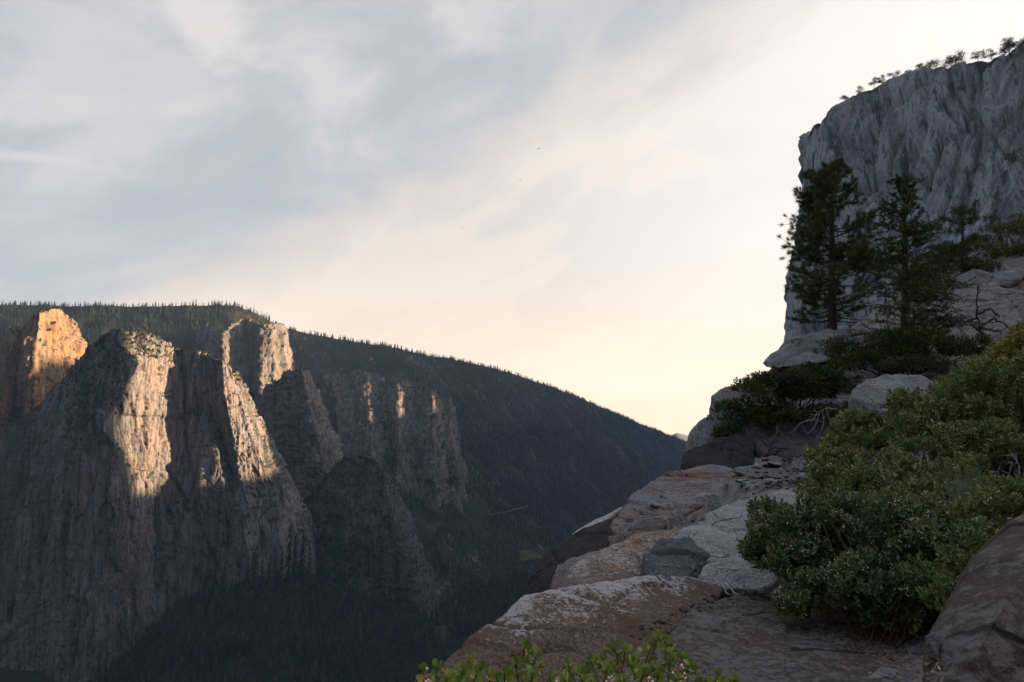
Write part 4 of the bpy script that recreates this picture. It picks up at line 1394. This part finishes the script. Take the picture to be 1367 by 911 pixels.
OCT = (np.array([[1, 0, 0], [-1, 0, 0], [0, 1, 0], [0, -1, 0], [0, 0, 1.3], [0, 0, -1.3]]) * 0.5,
       np.array([[0, 2, 4], [2, 1, 4], [1, 3, 4], [3, 0, 4], [2, 0, 5], [1, 2, 5], [3, 1, 5], [0, 3, 5]]))


def beads(geo, P, size, rng):
    n = len(P)
    s = size * rng.uniform(0.7, 1.2, (n, 1, 1))
    Q = P[:, None] + OCT[0][None] * s
    geo.add(Q.reshape(-1, 3), (OCT[1][None] + (np.arange(n) * 6)[:, None, None]).reshape(-1, 3))


def blob_shoots(blobs, n, rng, shell=0.55, front_only=0.25):
    """points in the outer shell of a union of ellipsoids"""
    cs = np.array([W(px, py, Y) for px, py, Y, *_ in blobs])
    rs = np.array([(rx * Y / F_PX, rd, ry * Y / F_PX) for _, _, Y, rx, ry, rd in blobs])
    vol = (rs[:, 0] * rs[:, 1] + rs[:, 0] * rs[:, 2] + rs[:, 1] * rs[:, 2])
    # every mound breaks up into clumps with shaded gaps between them
    sc, sr = [], []
    for c_, r_ in zip(cs, rs):
        for _ in range(18):
            v = unit(rng.normal(size=3)); v[2] = abs(v[2]) * 1.1 - 0.25
            kk = rng.uniform(0.24, 0.42)
            sc.append(c_ + unit(v) * r_ * rng.uniform(0.6, 0.92)); sr.append(r_ * kk)
        sc.append(c_); sr.append(r_ * 0.62)
    sc, sr = np.array(sc), np.array(sr)
    w_ = sr[:, 0] * sr[:, 2]
    k = rng.choice(len(sc), n * 3, p=w_ / w_.sum())
    d = unit(rng.normal(size=(n * 3, 3)))
    d[:, 2] = np.where(d[:, 2] < -0.3, -d[:, 2], d[:, 2])
    r = rng.uniform(shell, 1.0, len(d)) ** 0.6 * (1 + 0.2 * fbm(d * 2.2 + k[:, None] * 5.0, 2, 77))
    P = sc[k] + d * sr[k] * r[:, None]
    inside = np.zeros(len(P), bool)
    for c_, r_ in zip(sc, sr):
        inside |= (((P - c_) / r_) ** 2).sum(1) < (shell * 0.85) ** 2
    away = (d[:, 1] > 0.45) & (rng.random(len(P)) > front_only)
    ok = ~inside & ~away
    P, d = P[ok][:n], (d / sr[k])[ok][:n]
    return P, unit(d), cs, rs


def shrub(name, label, blobs, base, mat, n, ln, wd=0.5, nleaf=12, seed=1, leaf=LEAF_S, blossoms=0, up=0.7, branches=50, shell=0.55, cat='shrub', bark='bark_red', bsize=0.010, group=None):
    rng = np.random.default_rng(seed)
    P, d, cs, rs = blob_shoots(blobs, n, rng, shell)
    b = W(*base)
    t = thing(name, label, cat, b, group)
    g = Geo()
    dd = unit(d + np.array([0, 0, up]) + 0.35 * rng.normal(size=d.shape))
    rosettes(g, P, dd, nleaf, ln, wd, leaf, rng)
    obj('foliage', g.mesh('foliage', t.location), M[mat], t, smooth=False)
    g = Geo()
    for i in rng.choice(len(P), min(branches, len(P)), replace=False):
        q = P[i]
        st = b + np.array([rng.normal() * 0.2 * rs[:, 0].max(), rng.normal() * 0.1, rng.uniform(-0.1, 0.0)])
        k = np.argmin((((q - cs) / rs) ** 2).sum(1))
        mid = 0.45 * st + 0.55 * cs[k] + rng.normal(size=3) * 0.15 * rs[k]
        tt = np.linspace(0, 1, 8)[:, None]
        pts = (1 - tt) ** 2 * st + 2 * tt * (1 - tt) * mid + tt ** 2 * q
        pts[1:-1] += rng.normal(size=(6, 3)) * 0.02 * rs[k]
        r0 = 0.018 * max(rs[k]) + ln * 0.05
        g.tube(pts, np.linspace(r0, r0 * 0.22, 8), 5)
    obj('branches', g.mesh('branches', t.location), M[bark], t)
    if blossoms:
        g = Geo()
        sel = rng.choice(len(P), min(blossoms, len(P)), replace=False)
        sel = sel[fbm(P[sel] * 2.5, 2, 91) > 0.0]
        for _ in range(4):
            beads(g, P[sel] + dd[sel] * ln * 0.3 + rng.normal(size=(len(sel), 3)) * ln * 0.3 + np.array([0, 0, -0.15 * ln]), bsize, rng)
        o = obj('blossoms', g.mesh('blossoms', t.location), M['blossom'], t, smooth=False)
        o['kind'] = 'stuff'
    return t


# big manzanita on the right: several shrubs that grow into each other
shrub('manzanita_shrub', 'big dark green manzanita in front, dotted with pale blossoms, beside the pale grey slab',
      [(1075, 730, 6.6, 72, 52, 0.55), (1040, 745, 6.4, 50, 45, 0.4), (1150, 730, 6.4, 90, 70, 0.6), (1120, 800, 5.9, 80, 60, 0.5), (1190, 820, 5.6, 75, 70, 0.5), (1230, 750, 5.8, 70, 70, 0.5),
       (1030, 700, 7.2, 35, 30, 0.35)], (1190, 900, 5.4), 'manz_dark', 4300, 0.043, 0.62, 12, 51, blossoms=1500, branches=60, shell=0.45)
shrub('manzanita_shrub', 'olive green manzanita rising behind the big blossom dotted one, tallest on the slope',
      [(1150, 590, 9.6, 50, 40, 0.6), (1200, 580, 9.6, 80, 55, 0.8), (1270, 570, 9.4, 80, 65, 0.8), (1340, 550, 9.2, 80, 75, 0.8), (1120, 640, 8.6, 50, 45, 0.5), (1190, 660, 8.0, 80, 55, 0.6),
       (1270, 650, 8.0, 70, 50, 0.5), (1090, 655, 8.6, 35, 30, 0.4), (1400, 560, 9.0, 60, 90, 0.7), (1200, 700, 7.4, 90, 50, 0.5), (1290, 700, 7.2, 70, 50, 0.5), (1150, 690, 7.6, 60, 40, 0.5), (1240, 615, 8.8, 100, 55, 0.7), (1330, 620, 8.6, 70, 55, 0.7), (1370, 640, 8.4, 60, 60, 0.6)], (1240, 720, 8.2), 'manz', 7000, 0.051, 0.6, 12, 52, blossoms=1700, branches=60, bsize=0.013, shell=0.42)
shrub('manzanita_shrub', 'yellow green manzanita sprouting between the near right boulder and the big shrubs',
      [(1330, 690, 4.6, 40, 38, 0.3), (1372, 670, 4.6, 45, 40, 0.3), (1290, 770, 4.3, 30, 35, 0.25), (1265, 800, 4.2, 28, 30, 0.2), (1310, 730, 4.4, 30, 30, 0.25)],
      (1330, 860, 4.2), 'manz', 1000, 0.028, 0.6, 12, 53, blossoms=110, branches=30, bsize=0.010)
shrub('manzanita_shrub', 'manzanita with grey green leaves climbing the right edge of the view',
      [(1330, 500, 11.5, 40, 35, 0.7), (1372, 500, 11.5, 50, 60, 0.8), (1290, 525, 11.2, 45, 25, 0.6), (1400, 460, 12, 40, 45, 0.6)],
      (1370, 560, 11.2), 'manz', 2600, 0.042, 0.6, 11, 54, branches=24, shell=0.42)
shrub('golden_shrub', 'golden yellow shrub at the right edge below the layered outcrop',
      [(1362, 462, 10.6, 26, 24, 0.4), (1343, 482, 10.6, 18, 15, 0.3), (1392, 470, 10.6, 26, 32, 0.4)], (1365, 510, 10.7), 'shrub_gold', 700, 0.055, 0.45, 11, 55, branches=24)
shrub('evergreen_shrub', 'wide dark evergreen shrub spilling over the rocks at the ledge edge',
      [(985, 560, 18.4, 38, 26, 0.8), (1020, 530, 18.6, 50, 34, 0.9), (1070, 525, 18.6, 55, 38, 1.0), (1110, 520, 18.8, 40, 36, 0.9), (1040, 560, 18.0, 50, 26, 0.7), (975, 580, 18.0, 25, 15, 0.5), (1100, 555, 18.0, 35, 20, 0.6)],
      (1045, 585, 18.2), 'shrub_dark', 3300, 0.075, 0.45, 10, 56, branches=50, bark='bark')
shrub('evergreen_shrub', 'dark low evergreen shrub under the two pines',
      [(1150, 485, 20.6, 45, 25, 0.9), (1195, 470, 20.6, 50, 32, 1.0), (1245, 470, 20.4, 50, 30, 1.0), (1285, 470, 20, 35, 25, 0.8), (1225, 490, 19.6, 60, 16, 0.7), (1120, 470, 21, 30, 18, 0.7)],
      (1205, 505, 20.2), 'shrub_dark', 2700, 0.075, 0.4, 10, 57, branches=50, bark='bark')
shrub('evergreen_shrub', 'small dark shrub below the domed grey boulder',
      [(1140, 555, 16.0, 26, 18, 0.5), (1120, 570, 16.0, 18, 12, 0.4)], (1135, 580, 16), 'shrub_dark', 420, 0.06, 0.45, 10, 58, branches=16, bark='bark')
shrub('hillside_shrub', 'olive green thicket on the skyline of the slope above the layered outcrop',
      [(1345, 315, 37, 45, 30, 1.6), (1310, 340, 36, 45, 20, 1.4), (1375, 300, 38, 35, 22, 1.6), (1400, 330, 37, 50, 50, 1.8), (1350, 345, 35.5, 50, 20, 1.2)],
      (1350, 365, 36), 'shrub_olive', 2400, 0.11, 0.45, 9, 59, branches=40, bark='bark')
shrub('evergreen_shrub', 'dark thicket between the second tree and the olive hillside shrub',
      [(1270, 345, 33, 30, 22, 1.1), (1245, 360, 32, 30, 22, 1.0), (1300, 360, 33, 35, 14, 1.0), (1235, 385, 30, 26, 20, 0.8)],
      (1265, 380, 32), 'shrub_dark', 1500, 0.10, 0.4, 9, 60, branches=30, bark='bark')

# near manzanita sprigs right below the viewer
def sprigs(label, tips, base, seed, flowers=()):
    rng = np.random.default_rng(seed)
    b = W(*base)
    t = thing('manzanita_sprig', label, 'shrub', b)
    g = Geo(); s = Geo(); fl = Geo(); se = Geo()
    for i, (px, py, Y) in enumerate(tips):
        q = W(px, py, Y)
        tilt = unit(np.array([rng.normal() * 0.25, rng.normal() * 0.25, 1.0]))
        rosettes(g, q[None], tilt[None], 13, 0.0245, 0.68, LEAF_N, rng, 1.5)
        for _ in range(2):
            q2 = q + np.array([rng.normal() * 0.028, rng.normal() * 0.028, -0.022 - 0.03 * rng.random()])
            t2 = unit(tilt + rng.normal(size=3) * 0.5)
            rosettes(g, q2[None], t2[None], 9, 0.021, 0.68, LEAF_N, rng, 1.4)
        mid = 0.5 * (q + b) + np.array([rng.normal() * 0.03, rng.normal() * 0.03, -0.05])
        tt = np.linspace(0, 1, 9)[:, None]
        pts = (1 - tt) ** 2 * b + 2 * tt * (1 - tt) * mid + tt ** 2 * (q - 0.004)
        pts[1:-1] += rng.normal(size=(7, 3)) * 0.004
        s.tube(pts, np.linspace(0.006, 0.0018, 9), 6)
        if i in flowers:
            c_ = q + np.array([0.01, -0.03, -0.025])
            beads(fl, c_ + rng.normal(size=(12, 3)) * 0.010, 0.0085, rng)
            beads(se, c_ + np.array([0, 0, 0.006]) + rng.normal(size=(10, 3)) * 0.010, 0.006, rng)
    obj('foliage', g.mesh('foliage', b), M['manz_near'], t, smooth=False)
    obj('stems', s.mesh('stems', b), M['bark_red'], t)
    if flowers:
        o = obj('blossoms', fl.mesh('blossoms', b), M['blossom'], t); o['kind'] = 'stuff'
        o = obj('sepals', se.mesh('sepals', b), M['blossom_rust'], t); o['kind'] = 'stuff'


sprigs('bright green manzanita sprigs at the bottom edge, left of the lone taller sprig', [(566, 893, 1.9), (585, 888, 1.95), (598, 903, 1.8), (618, 896, 1.85), (628, 880, 2.0), (640, 893, 1.9), (655, 900, 1.85), (610, 912, 1.75), (580, 912, 1.75), (668, 905, 1.9)],
       (615, 1010, 1.8), 61, (0, 6))
sprigs('lone taller manzanita sprig at the bottom edge in front of the brown slab', [(702, 862, 1.95), (690, 885, 1.9), (718, 872, 2.0), (676, 896, 1.85), (712, 898, 1.85), (735, 908, 1.8)],
       (706, 1010, 1.85), 62, (5,))
sprigs('widest clump of bright green manzanita with pink blossoms at the bottom edge', [(760, 885, 1.95), (775, 898, 1.85), (790, 880, 1.95), (805, 872, 2.0), (822, 862, 2.0), (836, 868, 2.0), (812, 892, 1.85), (845, 885, 1.9), (860, 897, 1.8),
        (880, 848, 2.0), (870, 862, 2.0), (893, 858, 2.0), (895, 882, 1.9), (912, 878, 1.95), (922, 886, 1.9), (880, 900, 1.8), (905, 903, 1.8), (755, 905, 1.8), (830, 908, 1.75)],
       (840, 1010, 1.8), 63, (8, 12, 13, 6))
sprigs('small low manzanita sprigs at the bottom edge, right of the widest clump', [(958, 903, 1.95), (981, 906, 1.9), (945, 912, 1.9), (968, 914, 1.85)], (965, 1000, 1.85), 64)


# ------------------------------------------------------------------ trees on the ledge
def curve(p0, p1, sag, n, rng, jit=0.0):
    tt = np.linspace(0, 1, n)[:, None]
    pts = p0 * (1 - tt) + p1 * tt
    pts[:, 2] += (sag * 4 * tt * (1 - tt))[:, 0]
    pts[1:-1] += rng.normal(size=(n - 2, 3)) * jit
    return pts


def pine(label, base, top, Y, prof, seed, tuft=0.18, nneed=62, whorl=0.235, dead=0.2, density=1.1, needle_w=0.015):
    rng = np.random.default_rng(seed)
    b = W(*base, Y); b[2] -= 0.15
    tp = W(*top, Y)
    H_ = tp[2] - b[2]
    t = thing('pine_tree', label, 'tree', b)
    g = Geo(); n = Geo(); tr = Geo()
    zz_ = np.linspace(0, 1, 14)
    tpts = b + (tp - b) * zz_[:, None] + np.stack([0.035 * np.sin(zz_ * 5 + 1), 0.03 * np.sin(zz_ * 4), 0 * zz_], 1)
    r0 = 0.021 * H_ + 0.03
    tr.tube(tpts, r0 * (1 - zz_) ** 0.85 + 0.012 + 0.04 * np.exp(-zz_ * 25), 9)
    obj('trunk', tr.mesh('trunk', b), M['bark'], t)
    NP, ND = [], []
    z = 0.10
    while z < 0.985:
        for _ in range(int(rng.integers(4, 7) * density + 0.5)):
            az = rng.uniform(0, 6.283)
            L = np.interp(z, prof[0], prof[1]) * rng.uniform(0.6, 1.12) * Y / F_PX
            if L < 0.1: continue
            p0 = np.array([np.interp(z, zz_, tpts[:, k]) for k in range(3)])
            rise = np.interp(z, [0, 0.4, 1], [-0.05, 0.22, 0.75])
            dv_ = np.array([math.cos(az), math.sin(az), rise + rng.normal() * 0.1])
            p1 = p0 + dv_ * L
            br = curve(p0, p1, -0.09 * L, 8, rng, 0.012)
            rb = 0.010 + 0.011 * L
            bare = z < dead + 0.08 * rng.random()
            g.tube(br, np.linspace(rb, 0.006, 8), 5)
            if bare and rng.random() < 0.8:
                for _k in range(4):
                    s0 = br[rng.integers(3, 8)]
                    g.tube(curve(s0, s0 + rng.normal(size=3) * 0.18, 0, 4, rng, 0.01), np.linspace(0.006, 0.003, 4), 4)
                continue
            NP.append(br[-1]); ND.append(br[-1] - br[-2])
            for _k in range(int(6 + 6 * L)):
                u = rng.uniform(0.32, 1.0)
                s0 = np.array([np.interp(u, np.linspace(0, 1, 8), br[:, k]) for k in range(3)])
                sdv = unit(dv_ + rng.normal(size=3) * 0.65 + np.array([0, 0, 0.35]))
                s1 = s0 + sdv * L * rng.uniform(0.16, 0.34)
                g.tube(curve(s0, s1, 0, 4, rng, 0.006), np.linspace(0.007, 0.004, 4), 4)
                NP.append(s1); ND.append(sdv)
        z += whorl / H_ * rng.uniform(0.7, 1.3)
    NP.append(tp); ND.append(np.array([0, 0, 1.0]))
    NP = np.array(NP); ND = unit(np.array(ND))
    m = len(NP)
    dirs = unit(ND[:, None] * 0.75 + 0.85 * rng.normal(size=(m, nneed, 3)))
    st = NP[:, None] - ND[:, None] * tuft * 0.55 * rng.random((m, nneed, 1))
    place_leaves(n, st.reshape(-1, 3), dirs.reshape(-1, 3), tuft * rng.uniform(0.65, 1.1, m * nneed), needle_w, NEEDLE, rng)
    obj('branches', g.mesh('branches', b), M['bark'], t)
    obj('needles', n.mesh('needles', b), M['pine'], t, smooth=False)
    return t


def fir(label, base, top, Y, prof, seed, nper=34, size=0.08, dens=1.1):
    rng = np.random.default_rng(seed)
    b = W(*base, Y); b[2] -= 0.1
    tp = W(*top, Y)
    H_ = tp[2] - b[2]
    t = thing('fir_tree', label, 'tree', b)
    g = Geo(); n = Geo(); tr = Geo()
    zz_ = np.linspace(0, 1, 14)
    tpts = b + (tp - b) * zz_[:, None] + np.stack([0.05 * np.sin(zz_ * 4), 0.04 * np.sin(zz_ * 5), 0 * zz_], 1)
    tr.tube(tpts, (0.022 * H_ + 0.02) * (1 - zz_) ** 0.9 + 0.01, 8)
    obj('trunk', tr.mesh('trunk', b), M['bark'], t)
    LP, LD = [], []
    z = 0.08
    while z < 0.99:
        for _ in range(int(rng.integers(4, 7) * dens)):
            az = rng.uniform(0, 6.283)
            L = np.interp(z, prof[0], prof[1]) * rng.uniform(0.5, 1.15) * Y / F_PX
            if L < 0.06: continue
            p0 = np.array([np.interp(z, zz_, tpts[:, k]) for k in range(3)])
            dv_ = np.array([math.cos(az), math.sin(az), np.interp(z, [0, 0.5, 1], [-0.15, 0.15, 0.7]) + rng.normal() * 0.15])
            br = curve(p0, p0 + dv_ * L, 0.06 * L, 8, rng, 0.015)
            g.tube(br, np.linspace(0.006 + 0.008 * L, 0.004, 8), 5)
            for _k in range(int(4 + 7 * L)):
                u = rng.uniform(0.25, 1.0)
                s0 = np.array([np.interp(u, np.linspace(0, 1, 8), br[:, k]) for k in range(3)])
                sdv = unit(dv_ * 0.8 + rng.normal(size=3) * np.array([0.7, 0.7, 0.35]))
                s1 = s0 + sdv * L * rng.uniform(0.15, 0.38)
                sb = curve(s0, s1, 0, 5, rng, 0.008)
                g.tube(sb, np.linspace(0.005, 0.003, 5), 4)
                uu = rng.random(nper)
                q = s0 + (s1 - s0) * uu[:, None]
                LP.append(q); LD.append(unit(sdv + rng.normal(size=(nper, 3)) * 0.7))
        z += 0.17 / H_ * rng.uniform(0.7, 1.3)
    LP = np.concatenate(LP); LD = np.concatenate(LD)
    place_leaves(n, LP, LD, size * rng.uniform(0.6, 1.2, len(LP)), size * 0.3, SPRAY, rng)
    obj('branches', g.mesh('branches', b), M['bark'], t)
    obj('needles', n.mesh('needles', b), M['fir'], t, smooth=False)


pine('dense long needled pine rising against the sky at the left edge of the great wall', (1109, 445), (1113, 224), 25.0,
     ([0, 0.12, 0.24, 0.34, 0.45, 0.55, 0.65, 0.75, 0.85, 0.93, 1.0], [38, 46, 58, 70, 64, 57, 52, 45, 38, 26, 8]), 71, dead=0.17)
fir('slender open crowned tree just right of the dense pine', (1208, 505), (1206, 236), 22.5,
    ([0, 0.15, 0.3, 0.42, 0.55, 0.7, 0.8, 0.92, 1.0], [60, 80, 76, 66, 52, 41, 33, 20, 6]), 72)
pine('small crooked pine on the slope left of the olive thicket', (1283, 350), (1288, 284), 34.5,
     ([0, 0.4, 0.6, 0.8, 1.0], [10, 20, 30, 30, 12]), 73, tuft=0.22, nneed=40, whorl=0.5, dead=0.4, needle_w=0.016)


def dead_wood(name, label, base, Y, stems, mat, cat, r0, seed, twigs=3):
    rng = np.random.default_rng(seed)
    b = W(*base, Y)
    t = Geo()
    for s_ in stems:
        pts = np.array([W(*p) if len(p) == 3 else W(p[0], p[1], Y) for p in s_])
        u = np.linspace(0, len(pts) - 1, 4 * len(pts))
        q = np.stack([np.interp(u, np.arange(len(pts)), pts[:, k]) for k in range(3)], 1)
        q[1:] += rng.normal(size=(len(q) - 1, 3)) * r0 * 0.5
        t.tube(q, np.linspace(r0, r0 * 0.3, len(q)), 6)
        for _ in range(twigs * len(pts)):
            i = rng.integers(2, len(q))
            L = np.linalg.norm(pts[-1] - pts[0]) * rng.uniform(0.1, 0.3)
            t.tube(curve(q[i], q[i] + unit(rng.normal(size=3)) * L, 0, 5, rng, L * 0.05), np.linspace(r0 * 0.4, r0 * 0.15, 5), 4)
    o = obj(name, t.mesh(name, b), M[mat])
    o.location = tuple(b)
    return tag(o, label, cat)


dead_wood('dead_sapling', 'bare dark dead sapling in front of the layered outcrop', (1312, 452), 24.0,
          [[(1312, 452), (1306, 432), (1304, 410), (1305, 388), (1306, 378)], [(1306, 440), (1325, 425), (1342, 432), (1352, 448)], [(1305, 425), (1290, 428), (1268, 436)],
           [(1308, 438), (1320, 440), (1338, 446)], [(1309, 444), (1296, 432), (1300, 425)], [(1306, 420), (1322, 412), (1335, 424)]], 'bark', 'dead tree', 0.045, 81, 2)
dead_wood('dead_branch', 'silvery dead branch with drooping twigs on the dark rock above the rubble', (1115, 548), 17.0,
          [[(1118, 547), (1105, 545), (1090, 551), (1088, 549)], [(1092, 551), (1085, 560), (1068, 565), (1060, 575)], [(1094, 552), (1090, 566), (1080, 578)], [(1098, 550), (1100, 565), (1092, 585)], [(1104, 548), (1108, 562), (1104, 580)]],
          'deadwood', 'branch', 0.014, 82, 3)
dead_wood('dead_root', 'gnarled grey root hanging below the wide dark shrub', (1038, 572), 17.0,
          [[(1038, 570), (1036, 585), (1030, 600)], [(1036, 583), (1028, 590), (1024, 605)], [(1038, 575), (1048, 588), (1052, 594)], [(1031, 598), (1020, 608), (1014, 612)]], 'deadwood_dark', 'root', 0.03, 83, 2)
dead_wood('dead_branch', 'thin grey driftwood branch lying across the lower rubble', (1008, 662), 13.4,
          [[(1006, 660, 13.2), (1020, 650, 13.6), (1040, 645, 13.9), (1058, 638, 14.2), (1070, 636, 14.4)], [(1050, 642, 14.0), (1062, 632, 14.4), (1066, 630, 14.6)]], 'deadwood_dark', 'branch', 0.03, 84, 1)
dead_wood('dead_branch', 'pale dead twigs lying in the corner beside the small flat grey block', (975, 785), 6.9,
          [[(968, 778, 7.0), (980, 790, 6.7), (988, 798, 6.5)], [(964, 780, 7.0), (974, 796, 6.6)], [(972, 776, 7.0), (990, 784, 6.8), (1000, 790, 6.7)]], 'deadwood', 'twigs', 0.008, 85, 1)
dead_wood('dead_branch', 'grey curling dead stems among the manzanita near the right edge', (1300, 700), 6.6,
          [[(1300, 700), (1285, 690), (1270, 672), (1255, 668)], [(1298, 696), (1300, 675), (1288, 655), (1290, 640)], [(1310, 690), (1330, 670), (1338, 645), (1332, 630)], [(1330, 650), (1345, 640), (1352, 618)],
           [(1345, 670), (1362, 650), (1360, 620), (1352, 605)], [(1320, 690), (1342, 672), (1352, 660)]], 'deadwood', 'branch', 0.007, 86, 4)
gt = Geo()
rng = np.random.default_rng(87)
for i in range(150):
    b0 = W(1300 + rng.normal() * 16, 690, 6.5 + rng.normal() * 0.1)
    p1 = b0 + np.array([rng.normal() * 0.12, rng.normal() * 0.1, rng.uniform(0.2, 0.5)])
    gt.tube(curve(b0, p1, 0.03, 5, rng, 0.01), np.linspace(0.0035, 0.001, 5), 3)
tag(obj('grass_tuft', gt.mesh('grass_tuft'), M['grass_dry']), 'tuft of thin grey green stems among the manzanita near the right boulder', 'grass tuft')


# ------------------------------------------------------------------ pines on the rim of the great wall
def rim_pine(px, py, hp, wp, label, seed, lean=0.0, spread=False):
    rng = np.random.default_rng(seed)
    k = int(np.argmin(np.abs(cap_px - px)))
    b = cap_top[k].copy()
    Y = b[1]
    h, w = hp * Y / F_PX, wp * Y / F_PX
    b = b + np.array([0, 6.0, 0]); b[2] = W(px, py, b[1])[2]
    t = thing('rim_pine', label, 'tree', b)
    tr, cr = Geo(), Geo()
    top = b + np.array([lean * w, 0, h * 0.9])
    base = b - np.array([0, 0, h * 0.25 + 3])
    tr.tube(curve(base, top, 0, 6, rng, 0.03 * h), np.linspace(0.045 * h, 0.012 * h, 6), 6)
    n = int(10 + 5 * rng.random()) + (8 if spread else 0)
    for i in range(n):
        u = 0.4 + 0.58 * rng.random()
        p0 = base + (top - base) * u
        a = rng.uniform(0, 6.283)
        L = w * 0.5 * rng.uniform(0.5, 1.05) * (1.0 if u < 0.85 else 0.6)
        p1 = p0 + np.array([math.cos(a) * L, math.sin(a) * L, 0.12 * h * rng.random()])
        tr.tube(curve(p0, p1, -0.05 * L, 5, rng, 0.01 * h), np.linspace(0.016 * h, 0.006 * h, 5), 4)
        m = 90
        q = p1 + rng.normal(size=(m, 3)) * np.array([0.13 * w, 0.13 * w, 0.055 * h])
        place_leaves(cr, q, rng.normal(size=(m, 3)), 0.07 * h + 0.25, 0.035 * h + 0.12, SPRAY, rng)
    obj('trunk', tr.mesh('trunk', b), M['bark'], t)
    obj('crown', cr.mesh('crown', b), M['conifer'], t, smooth=False)


cap_top = cap_g[8]
cap_px = 683.5 + F_PX * cap_top[:, 0] / (cap_top[:, 1] * cp + cap_top[:, 2] * sp)
RIM = [(1132, 136, 10, 10, 'tiny lone pine on the lowest left end of the cliff rim'), (1151, 123, 8, 12, 'low bushy pine on the rim just right of the tiny lone pine'),
       (1170, 113, 10, 12, 'small dark pine on the rim, left one of a close pair'), (1181, 110, 9, 9, 'small pale pine on the rim, right one of a close pair'),
       (1197, 106, 11, 16, 'wide low pine on the rim beside the close pair'), (1216, 102, 10, 10, 'isolated small pine on the rim before the broad dark clump'),
       (1231, 97, 12, 12, 'narrow pine at the left of the broad dark clump on the rim'), (1243, 96, 16, 24, 'broadest dark clump of pine at the middle of the rim'),
       (1270, 91, 10, 14, 'low dark bushy pine at the foot of the flat topped pine on the rim'), (1282, 88, 20, 22, 'tall flat topped pine standing clear on the rim'),
       (1311, 80, 14, 18, 'flat topped pine leaning right on the rim, right of the tall one'), (1330, 76, 12, 14, 'small rounded pine on the rim near the right frame edge'),
       (1346, 72, 13, 16, 'dark pine on the rim, left one of the crowded trees at the frame edge'), (1356, 69, 18, 20, 'tallest of the crowded pines on the rim at the frame edge'),
       (1366, 65, 14, 18, 'pine cut by the right frame edge on the cliff rim')]
for i, (px, py, hp, wp, lab) in enumerate(RIM):
    rim_pine(px, py, hp, wp, lab, 900 + i, random.uniform(-0.2, 0.3), hp > 15)
rng = np.random.default_rng(99)
# a shrub on a ledge of the wall
p = W(1350, 212, 560)
gs = Geo()
q = p + rng.normal(size=(300, 3)) * np.array([2.2, 2.2, 3.0])
place_leaves(gs, q, rng.normal(size=(300, 3)), 1.6, 0.8, SPRAY, rng)
tag(obj('ledge_shrub', gs.mesh('ledge_shrub'), M['conifer'], smooth=False), 'lone dark bush clinging to a ledge of the great wall at the right', 'shrub')

# distant birds
for px, py, Y, lab in ((719, 199, 160, 'dark speck of a bird high in the pale sky, topmost of three'), (694, 241, 180, 'tiny bird in the pale sky, middle one of three'), (618, 305, 200, 'tiny bird lowest and farthest left of three in the sky')):
    g = Geo()
    c0 = W(px, py, Y)
    g.tube([(-.22, 0, 0), (-.1, 0, .02), (.1, 0, .02), (.3, 0, 0)], [0.01, 0.06, 0.06, 0.02], 6)
    for s_ in (-1, 1):
        V = np.array([(-.08, 0, .03), (.1, 0, .03), (.06, s_ * .3, .14), (-.08, s_ * .3, .14), (-.1, s_ * .62, .08)])
        V = np.concatenate([V, V - np.array([0, 0, 0.015])])
        g.add(V, [[0, 1, 2, 3], [5, 8, 7, 6]]); g.add(V, [[3, 2, 4], [8, 9, 7]])
    o = obj('bird', g.mesh('bird'), M['bark'], smooth=False)
    o.location = tuple(c0); o.rotation_euler = (0.2, 0.1, 0.9)
    tag(o, lab, 'bird')
